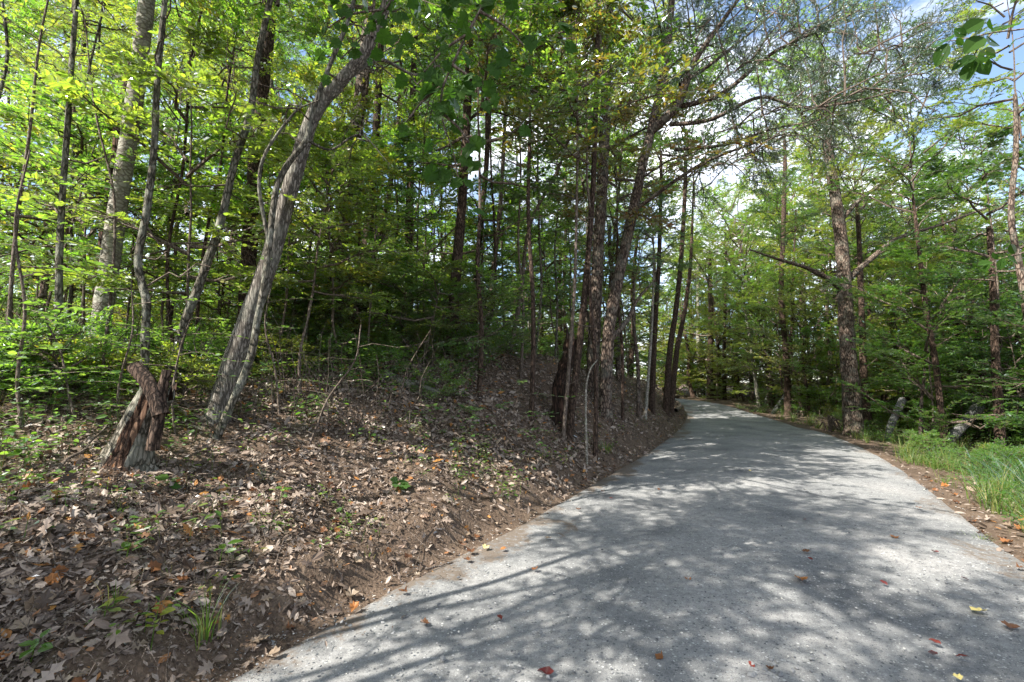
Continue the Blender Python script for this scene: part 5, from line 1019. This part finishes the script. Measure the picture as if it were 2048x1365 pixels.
for i in range(95):
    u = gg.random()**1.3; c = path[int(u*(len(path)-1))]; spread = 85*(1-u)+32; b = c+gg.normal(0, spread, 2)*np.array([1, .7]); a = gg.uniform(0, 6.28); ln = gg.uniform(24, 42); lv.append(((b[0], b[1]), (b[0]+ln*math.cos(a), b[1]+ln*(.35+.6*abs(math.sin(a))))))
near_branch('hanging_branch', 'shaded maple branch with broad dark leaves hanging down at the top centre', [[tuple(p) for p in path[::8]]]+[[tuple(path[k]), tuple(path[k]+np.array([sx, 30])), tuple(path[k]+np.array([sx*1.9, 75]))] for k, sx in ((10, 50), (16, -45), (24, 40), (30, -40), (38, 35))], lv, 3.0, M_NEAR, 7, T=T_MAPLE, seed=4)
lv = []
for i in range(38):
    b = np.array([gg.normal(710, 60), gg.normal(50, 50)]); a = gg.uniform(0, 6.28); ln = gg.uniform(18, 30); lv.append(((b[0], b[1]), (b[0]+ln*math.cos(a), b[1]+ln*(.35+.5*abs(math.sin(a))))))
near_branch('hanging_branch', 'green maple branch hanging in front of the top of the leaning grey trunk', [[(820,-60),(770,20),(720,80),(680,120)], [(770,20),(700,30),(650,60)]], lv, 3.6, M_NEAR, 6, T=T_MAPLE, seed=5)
# low plants one can point at
def low_plant(label, px, py, nl, leaf, m, T=T_OVAL, h=.2, seed=0, name='seedling'):
    gg = np.random.default_rng(seed); p = ground_hit(px, py); org = np.array([p[0], p[1], hz(p[0], p[1])]); o = empty(name, tuple(org)); tag(o, label, 'plant')
    link('stem', trunk_mesh('stem', [(0, 0, -.02), (.01, 0, h*.5), (.03, -.01, h)], [.004, .003, .002], M_GRASS, 5, .02, False), o); me = make_mesh('leaf', T[0], T[1], [m])
    for i in range(nl):
        a = i*2.4+gg.normal(0, .3); f_ = .45+.55*(i+1)/nl; ld = nrm(np.array([math.cos(a), math.sin(a), gg.normal(.1, .2)])); nn = nrm(np.array([0, -.3, 1])+gg.normal(0, .25, 3)); sv = nrm(np.cross(nn, ld)); n2 = np.cross(ld, sv); sz = leaf*gg.uniform(.7, 1.15); pp = np.array([.03*f_, 0, h*f_])+ld*.015
        ob = link('leaf', me, o); ob.matrix_local = Matrix(((ld[0]*sz, sv[0]*sz, n2[0]*sz, pp[0]), (ld[1]*sz, sv[1]*sz, n2[1]*sz, pp[1]), (ld[2]*sz, sv[2]*sz, n2[2]*sz, pp[2]), (0, 0, 0, 1)))
low_plant('green seedling with three broad pale leaves on the sunlit lower left bank', 438, 1135, 4, .09, M_LEAF, seed=1, h=.14)
low_plant('dark green maple seedling with broad lobed leaves in the middle of the bank', 792, 985, 5, .13, M_LEAFD, T_MAPLE, .12, 2)
low_plant('maple seedling in the shade left of the broad-lobed one', 330, 985, 5, .11, M_LEAFD, T_MAPLE, .1, 3)
low_plant('yellow-green seedling on dark soil at the lower left', 205, 1250, 4, .09, M_LEAFY, seed=4, h=.12)
low_plant('bright compound-leaved seedling below the round tan leaf', 300, 1310, 10, .06, M_LEAFY, seed=5, h=.22)
low_plant('pale leaved seedling among the sunlit litter above the grass tuft', 250, 1130, 6, .08, M_LEAF, seed=6, h=.12)
low_plant('leafy seedling at the bottom left corner on the crumbling soil', 60, 1330, 7, .07, M_LEAF, seed=7, h=.1)
low_plant('leafy seedling high on the bank below the layered saplings', 560, 1010, 6, .07, M_LEAF, seed=8, h=.15)

# labels that coincide get the order of distance added
from collections import defaultdict
dd = defaultdict(list)
for o in SC.objects:
    if o.parent is None and o.get('label') and o.get('kind') is None and not o.name.startswith(('fallen_leaf', 'stone')): dd[o['label']].append(o)
ORD = ['nearest', 'second nearest', 'third nearest', 'fourth nearest', 'fifth nearest', 'sixth nearest', 'seventh nearest', 'eighth nearest', 'ninth nearest', 'tenth nearest', 'eleventh nearest', 'twelfth nearest', 'thirteenth nearest', 'fourteenth nearest', 'fifteenth nearest', 'sixteenth nearest']
for lab, L_ in dd.items():
    if len(L_) > 1:
        L_.sort(key=lambda o: o.location.length)
        for i, o in enumerate(L_):
            if i < 16: o['label'] = f"{ORD[i]} {lab}"
